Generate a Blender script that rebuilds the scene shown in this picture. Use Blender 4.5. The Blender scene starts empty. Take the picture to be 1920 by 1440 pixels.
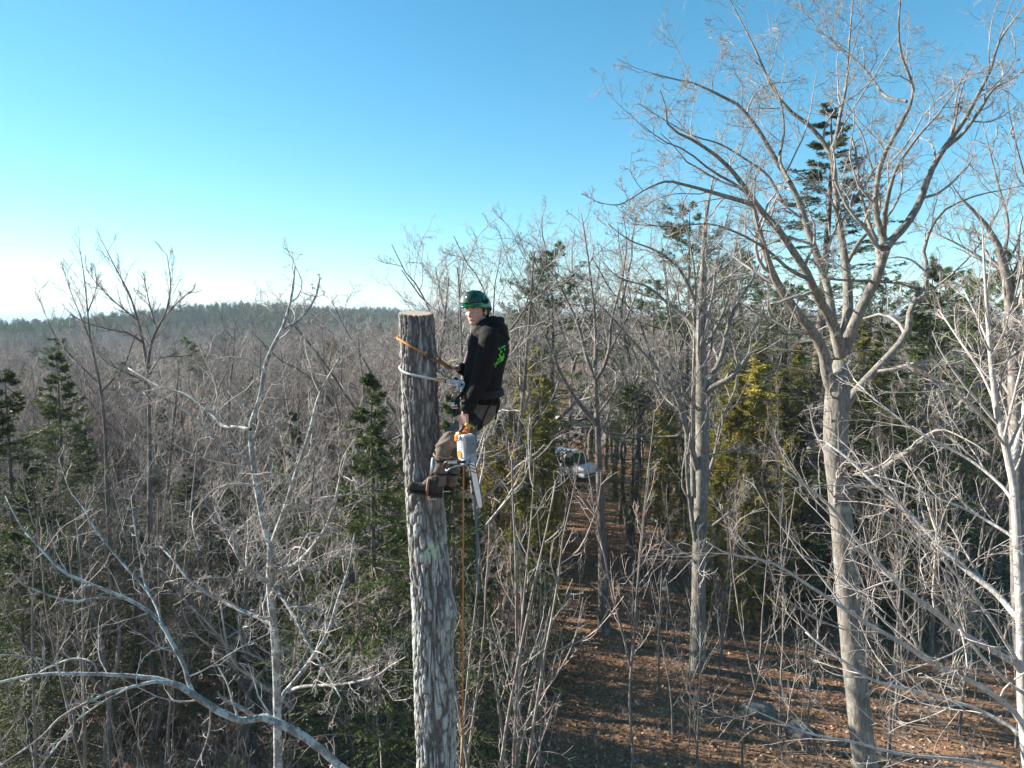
import bpy, bmesh, math, random
import numpy as np
from mathutils import Vector, Matrix
from mathutils.bvhtree import BVHTree

# ------------------------------------------------------------------ camera, sky, sun, exposure
scene = bpy.context.scene
COL = scene.collection
R = math.radians
FPX = 1333.3                    # focal length in pixels of the 1920 px wide photograph
PITCH = R(5.27)
CAM = np.array([0.0, 0.0, 15.0])

cam_data = bpy.data.cameras.new('camera')
cam_data.sensor_fit = 'HORIZONTAL'
cam_data.angle = 2 * math.atan(960 / FPX)
cam_data.clip_start = 0.05
cam_data.clip_end = 60000
cam = bpy.data.objects.new('camera', cam_data)
cam.location = CAM
cam.rotation_euler = (math.pi / 2 - PITCH, 0, 0)
COL.objects.link(cam)
scene.camera = cam

SUN_AZ, SUN_EL = -72.0, 25.0    # degrees left of the view direction, above the horizon
SVEC = Vector((math.sin(R(SUN_AZ)) * math.cos(R(SUN_EL)), math.cos(R(SUN_AZ)) * math.cos(R(SUN_EL)), math.sin(R(SUN_EL))))
world = bpy.data.worlds.new('World')
scene.world = world
world.use_nodes = True
wn, wl = world.node_tree.nodes, world.node_tree.links
wn.clear()
sky = wn.new('ShaderNodeTexSky')
sky.sky_type = 'NISHITA'
sky.sun_disc = False
sky.sun_elevation = R(SUN_EL)
sky.sun_rotation = R(SUN_AZ)
sky.altitude = 0
sky.air_density = 1.0
sky.dust_density = 0.0
sky.ozone_density = 3.0
sep = wn.new('ShaderNodeSeparateColor'); com = wn.new('ShaderNodeCombineColor')
pw = wn.new('ShaderNodeMath'); pw.operation = 'POWER'; pw.inputs[1].default_value = 1.46
wl.new(sky.outputs[0], sep.inputs[0]); wl.new(sep.outputs[0], pw.inputs[0])
for q, (src_, k_) in enumerate(((pw.outputs[0], .41), (sep.outputs[1], 1.13), (sep.outputs[2], 1.17))):
    mu = wn.new('ShaderNodeMath'); mu.operation = 'MULTIPLY'; mu.inputs[1].default_value = k_
    wl.new(src_, mu.inputs[0]); wl.new(mu.outputs[0], com.inputs[q])
bg = wn.new('ShaderNodeBackground'); bg.inputs[1].default_value = 0.052
wo = wn.new('ShaderNodeOutputWorld')
wl.new(com.outputs[0], bg.inputs[0]); wl.new(bg.outputs[0], wo.inputs[0])

sun_data = bpy.data.lights.new('sun', 'SUN')
sun_data.energy = 5.0
sun_data.angle = R(0.53)
sun_data.color = (1.0, 0.93, 0.83)
sun = bpy.data.objects.new('sun', sun_data)
sun.rotation_euler = SVEC.to_track_quat('Z', 'Y').to_euler()
sun.location = (-30, 20, 40)
COL.objects.link(sun)

scene.view_settings.view_transform = 'Standard'
scene.view_settings.look = 'None'
scene.view_settings.gamma = 1.0
scene.view_settings.use_curve_mapping = False
scene.view_settings.exposure = 1.71
scene.render.engine = 'CYCLES'
scene.cycles.use_denoising = True
scene.cycles.denoiser = 'OPENIMAGEDENOISE'
scene.cycles.denoising_input_passes = 'RGB_ALBEDO_NORMAL'
scene.cycles.denoising_prefilter = 'ACCURATE'
scene.cycles.max_bounces = 6
scene.cycles.diffuse_bounces = 3
scene.cycles.transparent_max_bounces = 12
scene.cycles.volume_bounces = 0
scene.cycles.sample_clamp_indirect = 2

rng = np.random.default_rng(7)
random.seed(7)
HAZE = 0.00026                  # density of the air/haze per metre

# ------------------------------------------------------------------ helpers
_cp, _sp = math.cos(PITCH), math.sin(PITCH)

def at(px, py, Y):
    """point of the place that stands Y metres in front of the camera, seen at a pixel of the photograph"""
    a, b = (px - 960) / FPX, (720 - py) / FPX
    d = np.array([a, _cp + b * _sp, -_sp + b * _cp])
    return CAM + d * (Y / d[1])

def sstep(a, b, x):
    t = np.clip((np.asarray(x, float) - a) / (b - a), 0, 1)
    return t * t * (3 - 2 * t)

def vnoise(p, seed=0):
    p = np.asarray(p, float)
    i = np.floor(p).astype(np.int64); f = p - i; f = f * f * (3 - 2 * f)
    def h(dx, dy, dz):
        n = ((i[..., 0] + dx) * 374761393 + (i[..., 1] + dy) * 668265263 + (i[..., 2] + dz) * 1442695041 + seed * 974711) & 0xffffffff
        n = ((n ^ (n >> 13)) * 1274126177) & 0xffffffff
        return ((n ^ (n >> 16)) & 0xffff) / 65535.0
    fx, fy, fz = f[..., 0], f[..., 1], f[..., 2]
    a = h(0,0,0)*(1-fx)+h(1,0,0)*fx; b = h(0,1,0)*(1-fx)+h(1,1,0)*fx
    c = h(0,0,1)*(1-fx)+h(1,0,1)*fx; d = h(0,1,1)*(1-fx)+h(1,1,1)*fx
    return (a*(1-fy)+b*fy)*(1-fz) + (c*(1-fy)+d*fy)*fz

def vn2(x, y, seed=0):
    return vnoise(np.stack([x, y, np.zeros_like(x) + 0.5], -1), seed)

def new_mesh(name, verts, faces, smooth=True, mats=None, mat_idx=None):
    """faces: list of int arrays, each [n,3] or [n,4]"""
    me = bpy.data.meshes.new(name)
    verts = np.asarray(verts, np.float32)
    faces = [np.asarray(f, np.int32) for f in (faces if isinstance(faces, list) else [faces]) if len(f)]
    me.vertices.add(len(verts)); me.vertices.foreach_set('co', verts.ravel())
    idx = np.concatenate([f.ravel() for f in faces])
    cnt = np.concatenate([np.full(len(f), f.shape[1], np.int32) for f in faces])
    st = np.concatenate([[0], np.cumsum(cnt)[:-1]]).astype(np.int32)
    me.loops.add(len(idx)); me.loops.foreach_set('vertex_index', idx)
    me.polygons.add(len(cnt)); me.polygons.foreach_set('loop_start', st)
    try: me.polygons.foreach_set('loop_total', cnt)
    except Exception: pass
    me.polygons.foreach_set('use_smooth', np.full(len(cnt), smooth, bool))
    for m in (mats or []): me.materials.append(m)
    if mat_idx is not None: me.polygons.foreach_set('material_index', np.asarray(mat_idx, np.int32))
    me.update(calc_edges=True)
    return me

def link(name, data, parent=None, loc=(0, 0, 0)):
    o = bpy.data.objects.new(name, data); COL.objects.link(o)
    o.location = loc
    if parent: o.parent = parent
    return o

def tag(o, label, cat, group=None):
    o['label'] = label; o['category'] = cat
    if group: o['group'] = group
    return o

def thing(name, label, cat, loc=(0, 0, 0), group=None):
    return tag(link(name, None, None, loc), label, cat, group)

def copy_tree(src, loc, rotz, scale, label=None, group=None):
    r = src.copy(); COL.objects.link(r)
    r.location = loc; r.rotation_euler = (0, 0, rotz); r.scale = scale
    if label: r['label'] = label
    if group: r['group'] = group
    for ch in list(src.children):
        c = ch.copy(); COL.objects.link(c); c.parent = r
        for g in ch.children:
            d = g.copy(); COL.objects.link(d); d.parent = c
    return r

class MB:
    """collects simple solids and becomes one mesh object"""
    def __init__(s): s.v, s.f4, s.f3, s.n = [], [], [], 0
    def add(s, v, f4=None, f3=None):
        v = np.asarray(v, float)
        if f4 is not None and len(f4): s.f4.append(np.asarray(f4) + s.n)
        if f3 is not None and len(f3): s.f3.append(np.asarray(f3) + s.n)
        s.v.append(v); s.n += len(v); return s
    def box(s, c, size, rot=None, taper=1.0):
        x, y, z = np.asarray(size) / 2
        v = np.array([[-x,-y,-z],[x,-y,-z],[x,y,-z],[-x,y,-z],[-x*taper,-y*taper,z],[x*taper,-y*taper,z],[x*taper,y*taper,z],[-x*taper,y*taper,z]])
        if rot is not None: v = v @ np.array(rot).T
        return s.add(v + np.asarray(c), [[0,3,2,1],[4,5,6,7],[0,1,5,4],[1,2,6,5],[2,3,7,6],[3,0,4,7]])
    def tube(s, pts, r, n=8, cap=True):
        pts = np.asarray(pts, float); N = len(pts)
        r = np.broadcast_to(np.asarray(r, float), (N,))
        v, f = tubes(pts[None], r[None], n)
        s.add(v, f)
        if cap:
            for k, e in ((0, pts[0]), (N - 1, pts[-1])):
                ring = v[k * n:(k + 1) * n]
                idx = np.arange(n)
                tri = np.stack([np.full(n, n), idx, (idx + 1) % n], 1)
                s.add(np.vstack([ring, e[None]]), None, tri if k else tri[:, ::-1])
        return s
    def ball(s, c, rad, rot=None, nu=16, nv=10):
        u = np.linspace(0, 2*np.pi, nu, endpoint=False); w = np.linspace(-np.pi/2, np.pi/2, nv + 1)
        W, U = np.meshgrid(w, u, indexing='ij')
        v = np.stack([np.cos(W)*np.cos(U), np.cos(W)*np.sin(U), np.sin(W)], -1).reshape(-1, 3) * np.broadcast_to(np.asarray(rad, float), (3,))
        if rot is not None: v = v @ np.array(rot).T
        i, j = np.meshgrid(np.arange(nv), np.arange(nu), indexing='ij')
        a = i*nu+j; b = i*nu+(j+1)%nu
        return s.add(v + np.asarray(c), np.stack([a, b, b+nu, a+nu], -1).reshape(-1, 4))
    def cone(s, p0, p1, r0, r1, flat=None, n=14):
        """round-ended tapered limb; flat=(axis, factor) squashes it along an axis"""
        p0, p1 = np.asarray(p0, float), np.asarray(p1, float)
        t = p1 - p0; L = np.linalg.norm(t) + 1e-9; t = t / L
        ref = np.array([0, 0, 1.0]) if abs(t[2]) < .9 else np.array([1.0, 0, 0])
        if flat is not None: ref = np.asarray(flat[0], float)
        a = ref - t * (ref @ t); a /= np.linalg.norm(a); b = np.cross(t, a)
        prof = [(-r0*math.cos(q), r0*math.sin(q)) for q in np.linspace(0.05, math.pi/2, 5)] + [(L*q, r0+(r1-r0)*q) for q in (.25, .5, .75)] + [(L+r1*math.sin(q), r1*math.cos(q)) for q in np.linspace(0, math.pi/2-.05, 5)]
        u = np.linspace(0, 2*np.pi, n, endpoint=False); fa = 1 if flat is None else flat[1]
        v = np.concatenate([p0 + t*h + np.outer(np.cos(u), a)*rr*fa + np.outer(np.sin(u), b)*rr for h, rr in prof])
        m = len(prof); i, j = np.meshgrid(np.arange(m-1), np.arange(n), indexing='ij')
        A = i*n+j; B = i*n+(j+1)%n
        s.add(v, np.stack([A, B, B+n, A+n], -1).reshape(-1, 4))
        for k in (0, m-1):
            idx = np.arange(n); tri = np.stack([np.full(n, n), idx, (idx+1) % n], 1)
            s.add(np.vstack([v[k*n:(k+1)*n], v[k*n:(k+1)*n].mean(0)[None]]), None, tri if k else tri[:, ::-1])
        return s
    def mesh(s, name, mat=None, off=(0, 0, 0), smooth=True):
        fs = []
        if s.f4: fs.append(np.concatenate(s.f4))
        if s.f3: fs.append(np.concatenate(s.f3))
        return new_mesh(name, np.concatenate(s.v) - np.asarray(off), fs, smooth, [mat] if mat else None)
    def build(s, name, mat, parent=None, off=(0, 0, 0), smooth=True, bevel=0):
        o = link(name, s.mesh(name, mat, off, smooth), parent)
        if bevel:
            b = o.modifiers.new('bevel', 'BEVEL'); b.width = bevel; b.segments = 2; b.limit_method = 'ANGLE'
            if smooth:
                o.data.polygons.foreach_set('use_smooth', np.zeros(len(o.data.polygons), bool))
        return o

def tubes(P, Rad, n):
    """P [B,N,3] centre lines, Rad [B,N] radii -> verts, quads of n-sided tubes"""
    B, N, _ = P.shape
    T = np.gradient(P, axis=1)
    T /= np.linalg.norm(T, axis=2, keepdims=True) + 1e-12
    ch = P[:, -1] - P[:, 0]
    ch /= np.linalg.norm(ch, axis=1, keepdims=True) + 1e-12
    ref = np.where(np.abs(ch[:, 2:3]) < .8, np.array([[0, 0, 1.0]]), np.array([[1.0, 0, 0]]))
    ref = np.cross(ch, ref); ref /= np.linalg.norm(ref, axis=1, keepdims=True) + 1e-12
    loop = np.linalg.norm(P[:, -1] - P[:, 0], axis=1) < 1e-6
    if loop.any():
        q = P[loop]; pn = np.cross(q[:, N // 4] - q[:, 0], q[:, N // 2] - q[:, 0])
        ref[loop] = pn / (np.linalg.norm(pn, axis=1, keepdims=True) + 1e-12)
        tt = q[:, 1] - q[:, -2]; T[loop, 0] = T[loop, -1] = tt / (np.linalg.norm(tt, axis=1, keepdims=True) + 1e-12)
    ref = ref[:, None, :]
    a = ref - T * np.sum(ref * T, 2, keepdims=True); a /= np.linalg.norm(a, axis=2, keepdims=True) + 1e-9
    b = np.cross(T, a)
    u = np.linspace(0, 2 * np.pi, n, endpoint=False)
    V = P[:, :, None, :] + Rad[:, :, None, None] * (np.cos(u)[None, None, :, None] * a[:, :, None, :] + np.sin(u)[None, None, :, None] * b[:, :, None, :])
    base = (np.arange(B) * N * n)[:, None, None]
    i = (np.arange(N - 1) * n)[None, :, None]; j = np.arange(n)[None, None, :]
    q0 = base + i + j; q1 = base + i + (j + 1) % n
    F = np.stack([q0, q1, q1 + n, q0 + n], -1).reshape(-1, 4)
    return V.reshape(-1, 3), F

def spline(pts, n):
    """Catmull-Rom resampling of a polyline with any number of columns"""
    p = np.asarray(pts, float); m = len(p)
    if m == 2: 
        t = np.linspace(0, 1, n)[:, None]; return p[0] * (1 - t) + p[1] * t
    q = np.vstack([2 * p[0] - p[1], p, 2 * p[-1] - p[-2]])
    seg = np.linalg.norm(np.diff(p[:, :3], axis=0), axis=1) + 1e-6
    s = np.concatenate([[0], np.cumsum(seg)]); u = np.linspace(0, s[-1], n)
    k = np.clip(np.searchsorted(s, u, 'right') - 1, 0, m - 2)
    t = ((u - s[k]) / seg[k])[:, None]
    a, b, c, d = q[k], q[k + 1], q[k + 2], q[k + 3]
    return .5 * (2*b + (c-a)*t + (2*a-5*b+4*c-d)*t*t + (3*b-a-3*c+d)*t**3)

# ------------------------------------------------------------------ materials
def mat_nodes(name):
    m = bpy.data.materials.new(name); m.use_nodes = True
    nt = m.node_tree; b = nt.nodes['Principled BSDF']
    return m, nt, b

def ramp(nt, fac, stops):
    r = nt.nodes.new('ShaderNodeValToRGB')
    els = r.color_ramp.elements
    while len(els) < len(stops): els.new(0.5)
    for e, (p, c) in zip(els, stops): e.position = p; e.color = (*c, 1)
    nt.links.new(fac, r.inputs[0]); return r.outputs[0]

def noise(nt, scale, detail=4, rough=.6, vec=None, stretch=None, coord='Object'):
    n = nt.nodes.new('ShaderNodeTexNoise')
    n.inputs['Scale'].default_value = scale; n.inputs['Detail'].default_value = detail; n.inputs['Roughness'].default_value = rough
    if vec is None:
        tc = nt.nodes.new('ShaderNodeTexCoord'); vec = tc.outputs[coord]
    if stretch is not None:
        mp = nt.nodes.new('ShaderNodeMapping'); mp.inputs['Scale'].default_value = stretch
        nt.links.new(vec, mp.inputs[0]); vec = mp.outputs[0]
    nt.links.new(vec, n.inputs['Vector'])
    return n.outputs['Fac']

def mixc(nt, fac, a, b, blend='MIX'):
    m = nt.nodes.new('ShaderNodeMix'); m.data_type = 'RGBA'; m.blend_type = blend
    for sock, v in ((m.inputs[0], fac), (m.inputs[6], a), (m.inputs[7], b)):
        if hasattr(v, 'is_linked') or hasattr(v, 'links'): nt.links.new(v, sock)
        else: sock.default_value = v if not isinstance(v, tuple) else (*v, 1) if len(v) == 3 else v
    return m.outputs[2]

def bump(nt, b, h, strength, dist):
    n = nt.nodes.new('ShaderNodeBump'); n.inputs['Strength'].default_value = strength; n.inputs['Distance'].default_value = dist
    nt.links.new(h, n.inputs['Height']); nt.links.new(n.outputs[0], b.inputs['Normal'])

def plain(name, col, rough=.6, metal=0, var=.15, scale=30, coat=0, bmp=0):
    m, nt, b = mat_nodes(name)
    f = noise(nt, scale, 5)
    c = ramp(nt, f, [(.3, tuple(x * (1 - var) for x in col)), (.7, tuple(min(1, x * (1 + var)) for x in col))])
    nt.links.new(c, b.inputs['Base Color'])
    b.inputs['Roughness'].default_value = rough; b.inputs['Metallic'].default_value = metal
    if rough > .6: b.inputs['Specular IOR Level'].default_value = .2
    if coat: b.inputs['Coat Weight'].default_value = coat
    if bmp: bump(nt, b, noise(nt, scale * 4, 3), bmp, .003)
    return m

def bark(name, dark, light, lichen=None, amount=.5, scale=3.0, rough=.85, vary=None):
    m, nt, b = mat_nodes(name)
    f = noise(nt, scale * 6, 6, .65, stretch=(1, 1, .22))
    c = ramp(nt, f, [(.32, dark), (.66, light)])
    if lichen:
        g = noise(nt, scale, 5, .7)
        k = ramp(nt, g, [(.62 - .25 * amount, (0, 0, 0)), (.70 - .25 * amount, (1, 1, 1))])
        c = mixc(nt, k, c, lichen)
    if vary:        # each tree a little lighter or darker than its neighbours
        oi = nt.nodes.new('ShaderNodeObjectInfo'); hs = nt.nodes.new('ShaderNodeHueSaturation')
        mr = nt.nodes.new('ShaderNodeMapRange'); mr.inputs[3].default_value = vary[0]; mr.inputs[4].default_value = vary[1]
        nt.links.new(oi.outputs['Random'], mr.inputs[0]); nt.links.new(mr.outputs[0], hs.inputs['Value']); nt.links.new(c, hs.inputs['Color'])
        c = hs.outputs[0]
    nt.links.new(c, b.inputs['Base Color'])
    b.inputs['Roughness'].default_value = rough
    b.inputs['Specular IOR Level'].default_value = .25
    bump(nt, b, f, .6, .02)
    return m

def foliage(name, dark, light, trans=.25, scale=1.2):
    m, nt, b = mat_nodes(name)
    f = noise(nt, scale, 5, .7)
    c = ramp(nt, f, [(.3, dark), (.7, light)])
    oi = nt.nodes.new('ShaderNodeObjectInfo')
    hs = nt.nodes.new('ShaderNodeHueSaturation')
    mr = nt.nodes.new('ShaderNodeMapRange'); mr.inputs[3].default_value = .75; mr.inputs[4].default_value = 1.25
    nt.links.new(oi.outputs['Random'], mr.inputs[0]); nt.links.new(mr.outputs[0], hs.inputs['Value']); nt.links.new(c, hs.inputs['Color'])
    c = hs.outputs[0]
    nt.links.new(c, b.inputs['Base Color']); b.inputs['Roughness'].default_value = .55
    b.inputs['Specular IOR Level'].default_value = .08
    if trans:
        tr = nt.nodes.new('ShaderNodeBsdfTranslucent'); nt.links.new(c, tr.inputs[0])
        mx = nt.nodes.new('ShaderNodeMixShader'); mx.inputs[0].default_value = trans
        nt.links.new(b.outputs[0], mx.inputs[1]); nt.links.new(tr.outputs[0], mx.inputs[2])
        nt.links.new(mx.outputs[0], nt.nodes['Material Output'].inputs[0])
    return m

M = {}
M['oak'] = bark('pale oak bark', (.075, .066, .057), (.27, .247, .215), (.25, .26, .22), .28, 3.2)
M['maple'] = bark('grey maple bark', (.085, .07, .062), (.26, .225, .20), (.30, .295, .26), .30, 3.0)
M['dim'] = bark('dark grey bark', (.07, .055, .05), (.20, .165, .145), (.26, .26, .22), .35, 2.0)
M['lichen'] = bark('lichen spotted smooth bark', (.12, .11, .10), (.30, .28, .26), (.44, .465, .44), .55, 7.0)
M['near'] = bark('pale silver bark', (.22, .205, .19), (.48, .455, .425), (.50, .50, .475), .4, 5.0)
M['twig'] = bark('grey twig bark', (.165, .145, .128), (.39, .35, .31), None, 0, 1.0, vary=(.5, 1.4))
M['twig_red'] = bark('reddish twig bark', (.155, .122, .105), (.38, .31, .27), None, 0, 1.0, vary=(.5, 1.4))
M['twig_oak'] = bark('oak twig bark', (.16, .145, .13), (.37, .34, .31), None, 0, 1.0)
M['twig_near'] = bark('pale twig bark', (.24, .21, .185), (.48, .43, .39), None, 0, 1.0)
M['conifer_bark'] = bark('dark conifer bark', (.05, .04, .033), (.16, .13, .11), (.24, .24, .21), .3, 2.0)
M['spruce'] = foliage('dark spruce needles', (.028, .045, .017), (.125, .15, .050), .2)
M['pine'] = foliage('soft pine needles', (.045, .08, .022), (.15, .19, .055), .25)
M['cedar'] = foliage('olive cedar sprays', (.19, .18, .035), (.46, .40, .10), .5, 1.6)

# ------------------------------------------------------------------ the lie of the land
def ground_z(x, y):
    x = np.asarray(x, float); y = np.asarray(y, float)
    r = np.hypot(x, y); az = np.degrees(np.arctan2(x, y))
    z = 0.9 * (vn2(x / 11, y / 11, 1) - .5) + .25 * (vn2(x / 2.7, y / 2.7, 2) - .5)
    leftness = sstep(-6, -22, az)
    z = z - 7.5 * leftness * sstep(45, 130, r)
    z = z + 1.0 * (1 - leftness) * sstep(80, 300, r)
    z = z + 4.5 * leftness * sstep(260, 470, r)
    z = z + 15.5 * np.exp(-((az + 21) / 9.5) ** 2 - ((r - 620) / 150) ** 2)
    z = z + 9.5 * np.exp(-((az + 6) / 10) ** 2 - ((r - 760) / 140) ** 2) + 8 * np.exp(-((az - 20) / 18) ** 2 - ((r - 760) / 160) ** 2)
    z = z - 34 * sstep(-24, -30, az) * sstep(640, 1300, r)
    z = z + sstep(700, 1200, r) * 6 * (vn2(x / 180, y / 180, 3) - .5)
    far = (sstep(2600, 4000, r) * (1 - sstep(5200, 6500, r)))
    ridge = 46 * np.exp(-((az + 6) / 4.2) ** 2) + 30 * np.exp(-((az - 9) / 9) ** 2) + 34 * np.exp(-((az - 28) / 9) ** 2)
    z = z + far * (ridge * (.85 + .3 * vn2(x / 700, y / 700, 5)) + 7 * (vn2(x / 120, y / 120, 6) - .5) * sstep(-24, -18, az))
    shore = sstep(11000, 12500, r) * (1 - sstep(15000, 16500, r)) * sstep(-14, -22, az)
    z = z + shore * (52 + 22 * vn2(az / 1.7, az * 0 + 3, 8) + 8 * vn2(az / .3, az * 0, 9))
    return z

azs = np.concatenate([np.linspace(-180, -46, 36)[:-1], np.arange(-46, 46.01, .5), np.linspace(46, 180, 36)[1:]])
rs = np.concatenate([[0.02], np.geomspace(2.5, 90, 70), np.geomspace(95, 26000, 105)])
RR, AA = np.meshgrid(rs, np.radians(azs), indexing='ij')
gx, gy = RR * np.sin(AA), RR * np.cos(AA)
gv = np.stack([gx, gy, ground_z(gx, gy)], -1).reshape(-1, 3)
na = len(azs)
gi, gj = np.meshgrid(np.arange(len(rs) - 1), np.arange(na - 1), indexing='ij')
ga = gi * na + gj
gf = np.stack([ga, ga + na, ga + na + 1, ga + 1], -1).reshape(-1, 4)

m, nt, b = mat_nodes('fallen leaf ground')
f1 = noise(nt, 13.0, 8, .8); f2 = noise(nt, .35, 4, .6); f3 = noise(nt, 2.3, 5, .6)
c1 = ramp(nt, f1, [(.34, (.045, .026, .016)), (.45, (.21, .112, .062)), (.55, (.39, .225, .13)), (.67, (.58, .42, .28))])
c2 = ramp(nt, f3, [(.35, (.06, .045, .028)), (.65, (.24, .15, .09))])
c = mixc(nt, .3, c1, c2)
moss = ramp(nt, f2, [(.60, (0, 0, 0)), (.72, (.5, .5, .5))])
c = mixc(nt, moss, c, (.085, .085, .03))
# woods seen from afar: grey green canopy colour
geo = nt.nodes.new('ShaderNodeNewGeometry'); ln = nt.nodes.new('ShaderNodeVectorMath'); ln.operation = 'LENGTH'
nt.links.new(geo.outputs['Position'], ln.inputs[0])
mr = nt.nodes.new('ShaderNodeMapRange'); mr.inputs[1].default_value = 500; mr.inputs[2].default_value = 1100
nt.links.new(ln.outputs['Value'], mr.inputs[0])
fw = noise(nt, .02, 6, .7)
cw = ramp(nt, fw, [(.35, (.045, .06, .035)), (.65, (.13, .115, .085))])
c = mixc(nt, mr.outputs[0], c, cw)
nt.links.new(c, b.inputs['Base Color']); b.inputs['Roughness'].default_value = .9; b.inputs['Specular IOR Level'].default_value = .15
bump(nt, b, f1, .8, .06)
M['ground'] = m
g = link('ground', new_mesh('ground', gv, gf, True, [M['ground']])); g['kind'] = 'structure'

m, nt, b = mat_nodes('sea water')
b.inputs['Base Color'].default_value = (.03, .09, .12, 1); b.inputs['Roughness'].default_value = .22
bump(nt, b, noise(nt, .08, 4), .3, .6)
u = np.radians(np.linspace(-180, 180, 121))[:-1]
rr_ = np.array([900, 3000, 12000, 40000.])
sv = np.concatenate([np.stack([r_ * np.sin(u), r_ * np.cos(u), np.full_like(u, -25.0)], -1) for r_ in rr_])
i, j = np.meshgrid(np.arange(3), np.arange(120), indexing='ij')
sa = i * 120 + j; sb = i * 120 + (j + 1) % 120
s = link('sea', new_mesh('sea', sv, np.stack([sa, sa + 120, sb + 120, sb], -1).reshape(-1, 4), True, [m])); s['kind'] = 'structure'
# ------------------------------------------------------------------ growing trees
def nrm(a): return a / (np.linalg.norm(a, axis=-1, keepdims=True) + 1e-12)

def sprout(P, Rad, k, nc, tmin=.25, tmax=1.0, ratio=.5, ang=(30, 60), rr=.55, trop=.06, wander=.16, rmin=.002, shape=.55, tip=.35, lmax=9, rg=None):
    """k side shoots on every branch of the batch P [B,N,3]"""
    rg = rg or rng
    B, N, _ = P.shape
    L = np.linalg.norm(np.diff(P, axis=1), axis=2).sum(1)
    t = tmin + (tmax - tmin) * (np.arange(k)[None] + rg.random((B, k))) / k
    x = t * (N - 1); i0 = np.clip(np.floor(x).astype(int), 0, N - 2); fr = (x - i0)[..., None]
    bi = np.arange(B)[:, None]
    pos = P[bi, i0] * (1 - fr) + P[bi, i0 + 1] * fr
    tan = nrm(P[bi, i0 + 1] - P[bi, i0])
    rad = (Rad[bi, i0] * (1 - fr[..., 0]) + Rad[bi, i0 + 1] * fr[..., 0])
    ref = nrm(np.cross(tan, nrm(rg.normal(size=(B, k, 3)))))
    a = np.radians(rg.uniform(ang[0], ang[1], (B, k)))[..., None]
    d = nrm(tan * np.cos(a) + ref * np.sin(a))
    ln = np.minimum(L[:, None] * ratio * (1 - shape * (t - tmin) / (1 - tmin + 1e-6)) * rg.uniform(.55, 1.3, (B, k)), lmax)
    r0 = np.maximum(np.minimum(rad * rr * rg.uniform(.7, 1.15, (B, k)), ln * .03 + .002), rmin)
    pos, d, ln, r0 = pos.reshape(-1, 3), d.reshape(-1, 3), ln.reshape(-1), r0.reshape(-1)
    pts = [pos]; st = (ln / (nc - 1))[:, None]
    curl = rg.normal(size=d.shape) * wander * .6
    for _ in range(nc - 1):
        d = nrm(d + rg.normal(size=d.shape) * wander + curl + np.array([0, 0, trop]))
        pts.append(pts[-1] + d * st)
    C = np.stack(pts, 1)
    s = np.linspace(0, 1, nc)[None]
    RC = np.maximum(r0[:, None] * (1 - (1 - tip) * s), rmin * (1 - .5 * s))
    return C, RC

def join_tubes(batches):
    vs, fs, n = [], [], 0
    for P, Rd, sides in batches:
        v, f = tubes(P, Rd, sides)
        vs.append(v); fs.append(f + n); n += len(v)
    return np.concatenate(vs), np.concatenate(fs)

def grow_from(limbs, levels, rg):
    """limbs: list of (P [N,3], r [N]); levels: list of sprout kwargs -> list of batches"""
    P = np.stack([spline(np.column_stack([p, r]), 20) for p, r in limbs])
    Rd, P = P[..., 3], P[..., :3]
    out = []
    for lv in levels:
        kw = dict(lv); sides = kw.pop('sides', 3); k = kw.pop('k'); nc = kw.pop('nc')
        P, Rd = sprout(P, Rd, k, nc, rg=rg, **kw)
        out.append((P, Rd, sides))
    return out

def traced(pts, D, d0=0.0, d1=0.0, n=24, wob=.0, rg=None):
    """limb through pixels (px, py, width px) of the photograph, running from depth D+d0 to D+d1"""
    p = np.array(pts, float)
    s = np.concatenate([[0], np.cumsum(np.hypot(*np.diff(p[:, :2], axis=0).T))]); s /= s[-1]
    slim = 1.0 if p[0, 2] > 34.5 or p[0, 1] > 1430 or D < 15 else .78
    q = []
    for (x, y, w), t in zip(p, s):
        Y = D + d0 + (d1 - d0) * t + .25 * (d1 - d0) * math.sin(t * math.pi * 2) * .3
        th = math.atan(math.hypot(x - 960, y - 720) / FPX)
        q.append([*at(x, y, Y), max(w * slim * (1 - (1 - slim) * 2.2 * t), 1.2) * .5 * Y / FPX * math.cos(th)])
    q = spline(q, n)
    if wob:
        q[1:-1, :3] += rg.normal(size=(n - 2, 3)) * wob
    return q[:, :3], np.maximum(q[:, 3], .003)

def limb_mesh(name, p, r, sides, mat, off, amp=.05, seed=0):
    """trunk or limb with slightly lumpy bark surface and a closed end"""
    n = max(len(p), 24)
    q = spline(np.column_stack([p, r]), n)
    v, f = tubes(q[None, :, :3], q[None, :, 3], sides)
    c = np.repeat(q[:, :3], sides, 0)
    rad = np.repeat(q[:, 3], sides)[:, None]
    k = (vnoise(v / np.maximum(rad, .03) * np.array([1.3, 1.3, .7]), seed) - .5)[:, None]
    v = c + (v - c) * (1 + amp * 2 * k)
    v = np.vstack([v, q[-1, :3] + (q[-1, :3] - q[-2, :3]) * .02])
    e = (n - 1) * sides + np.arange(sides)
    tri = np.stack([e, (n - 1) * sides + (np.arange(sides) + 1) % sides, np.full(sides, len(v) - 1)], 1)
    return new_mesh(name, v - np.asarray(off), [f, tri], True, [mat])

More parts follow.
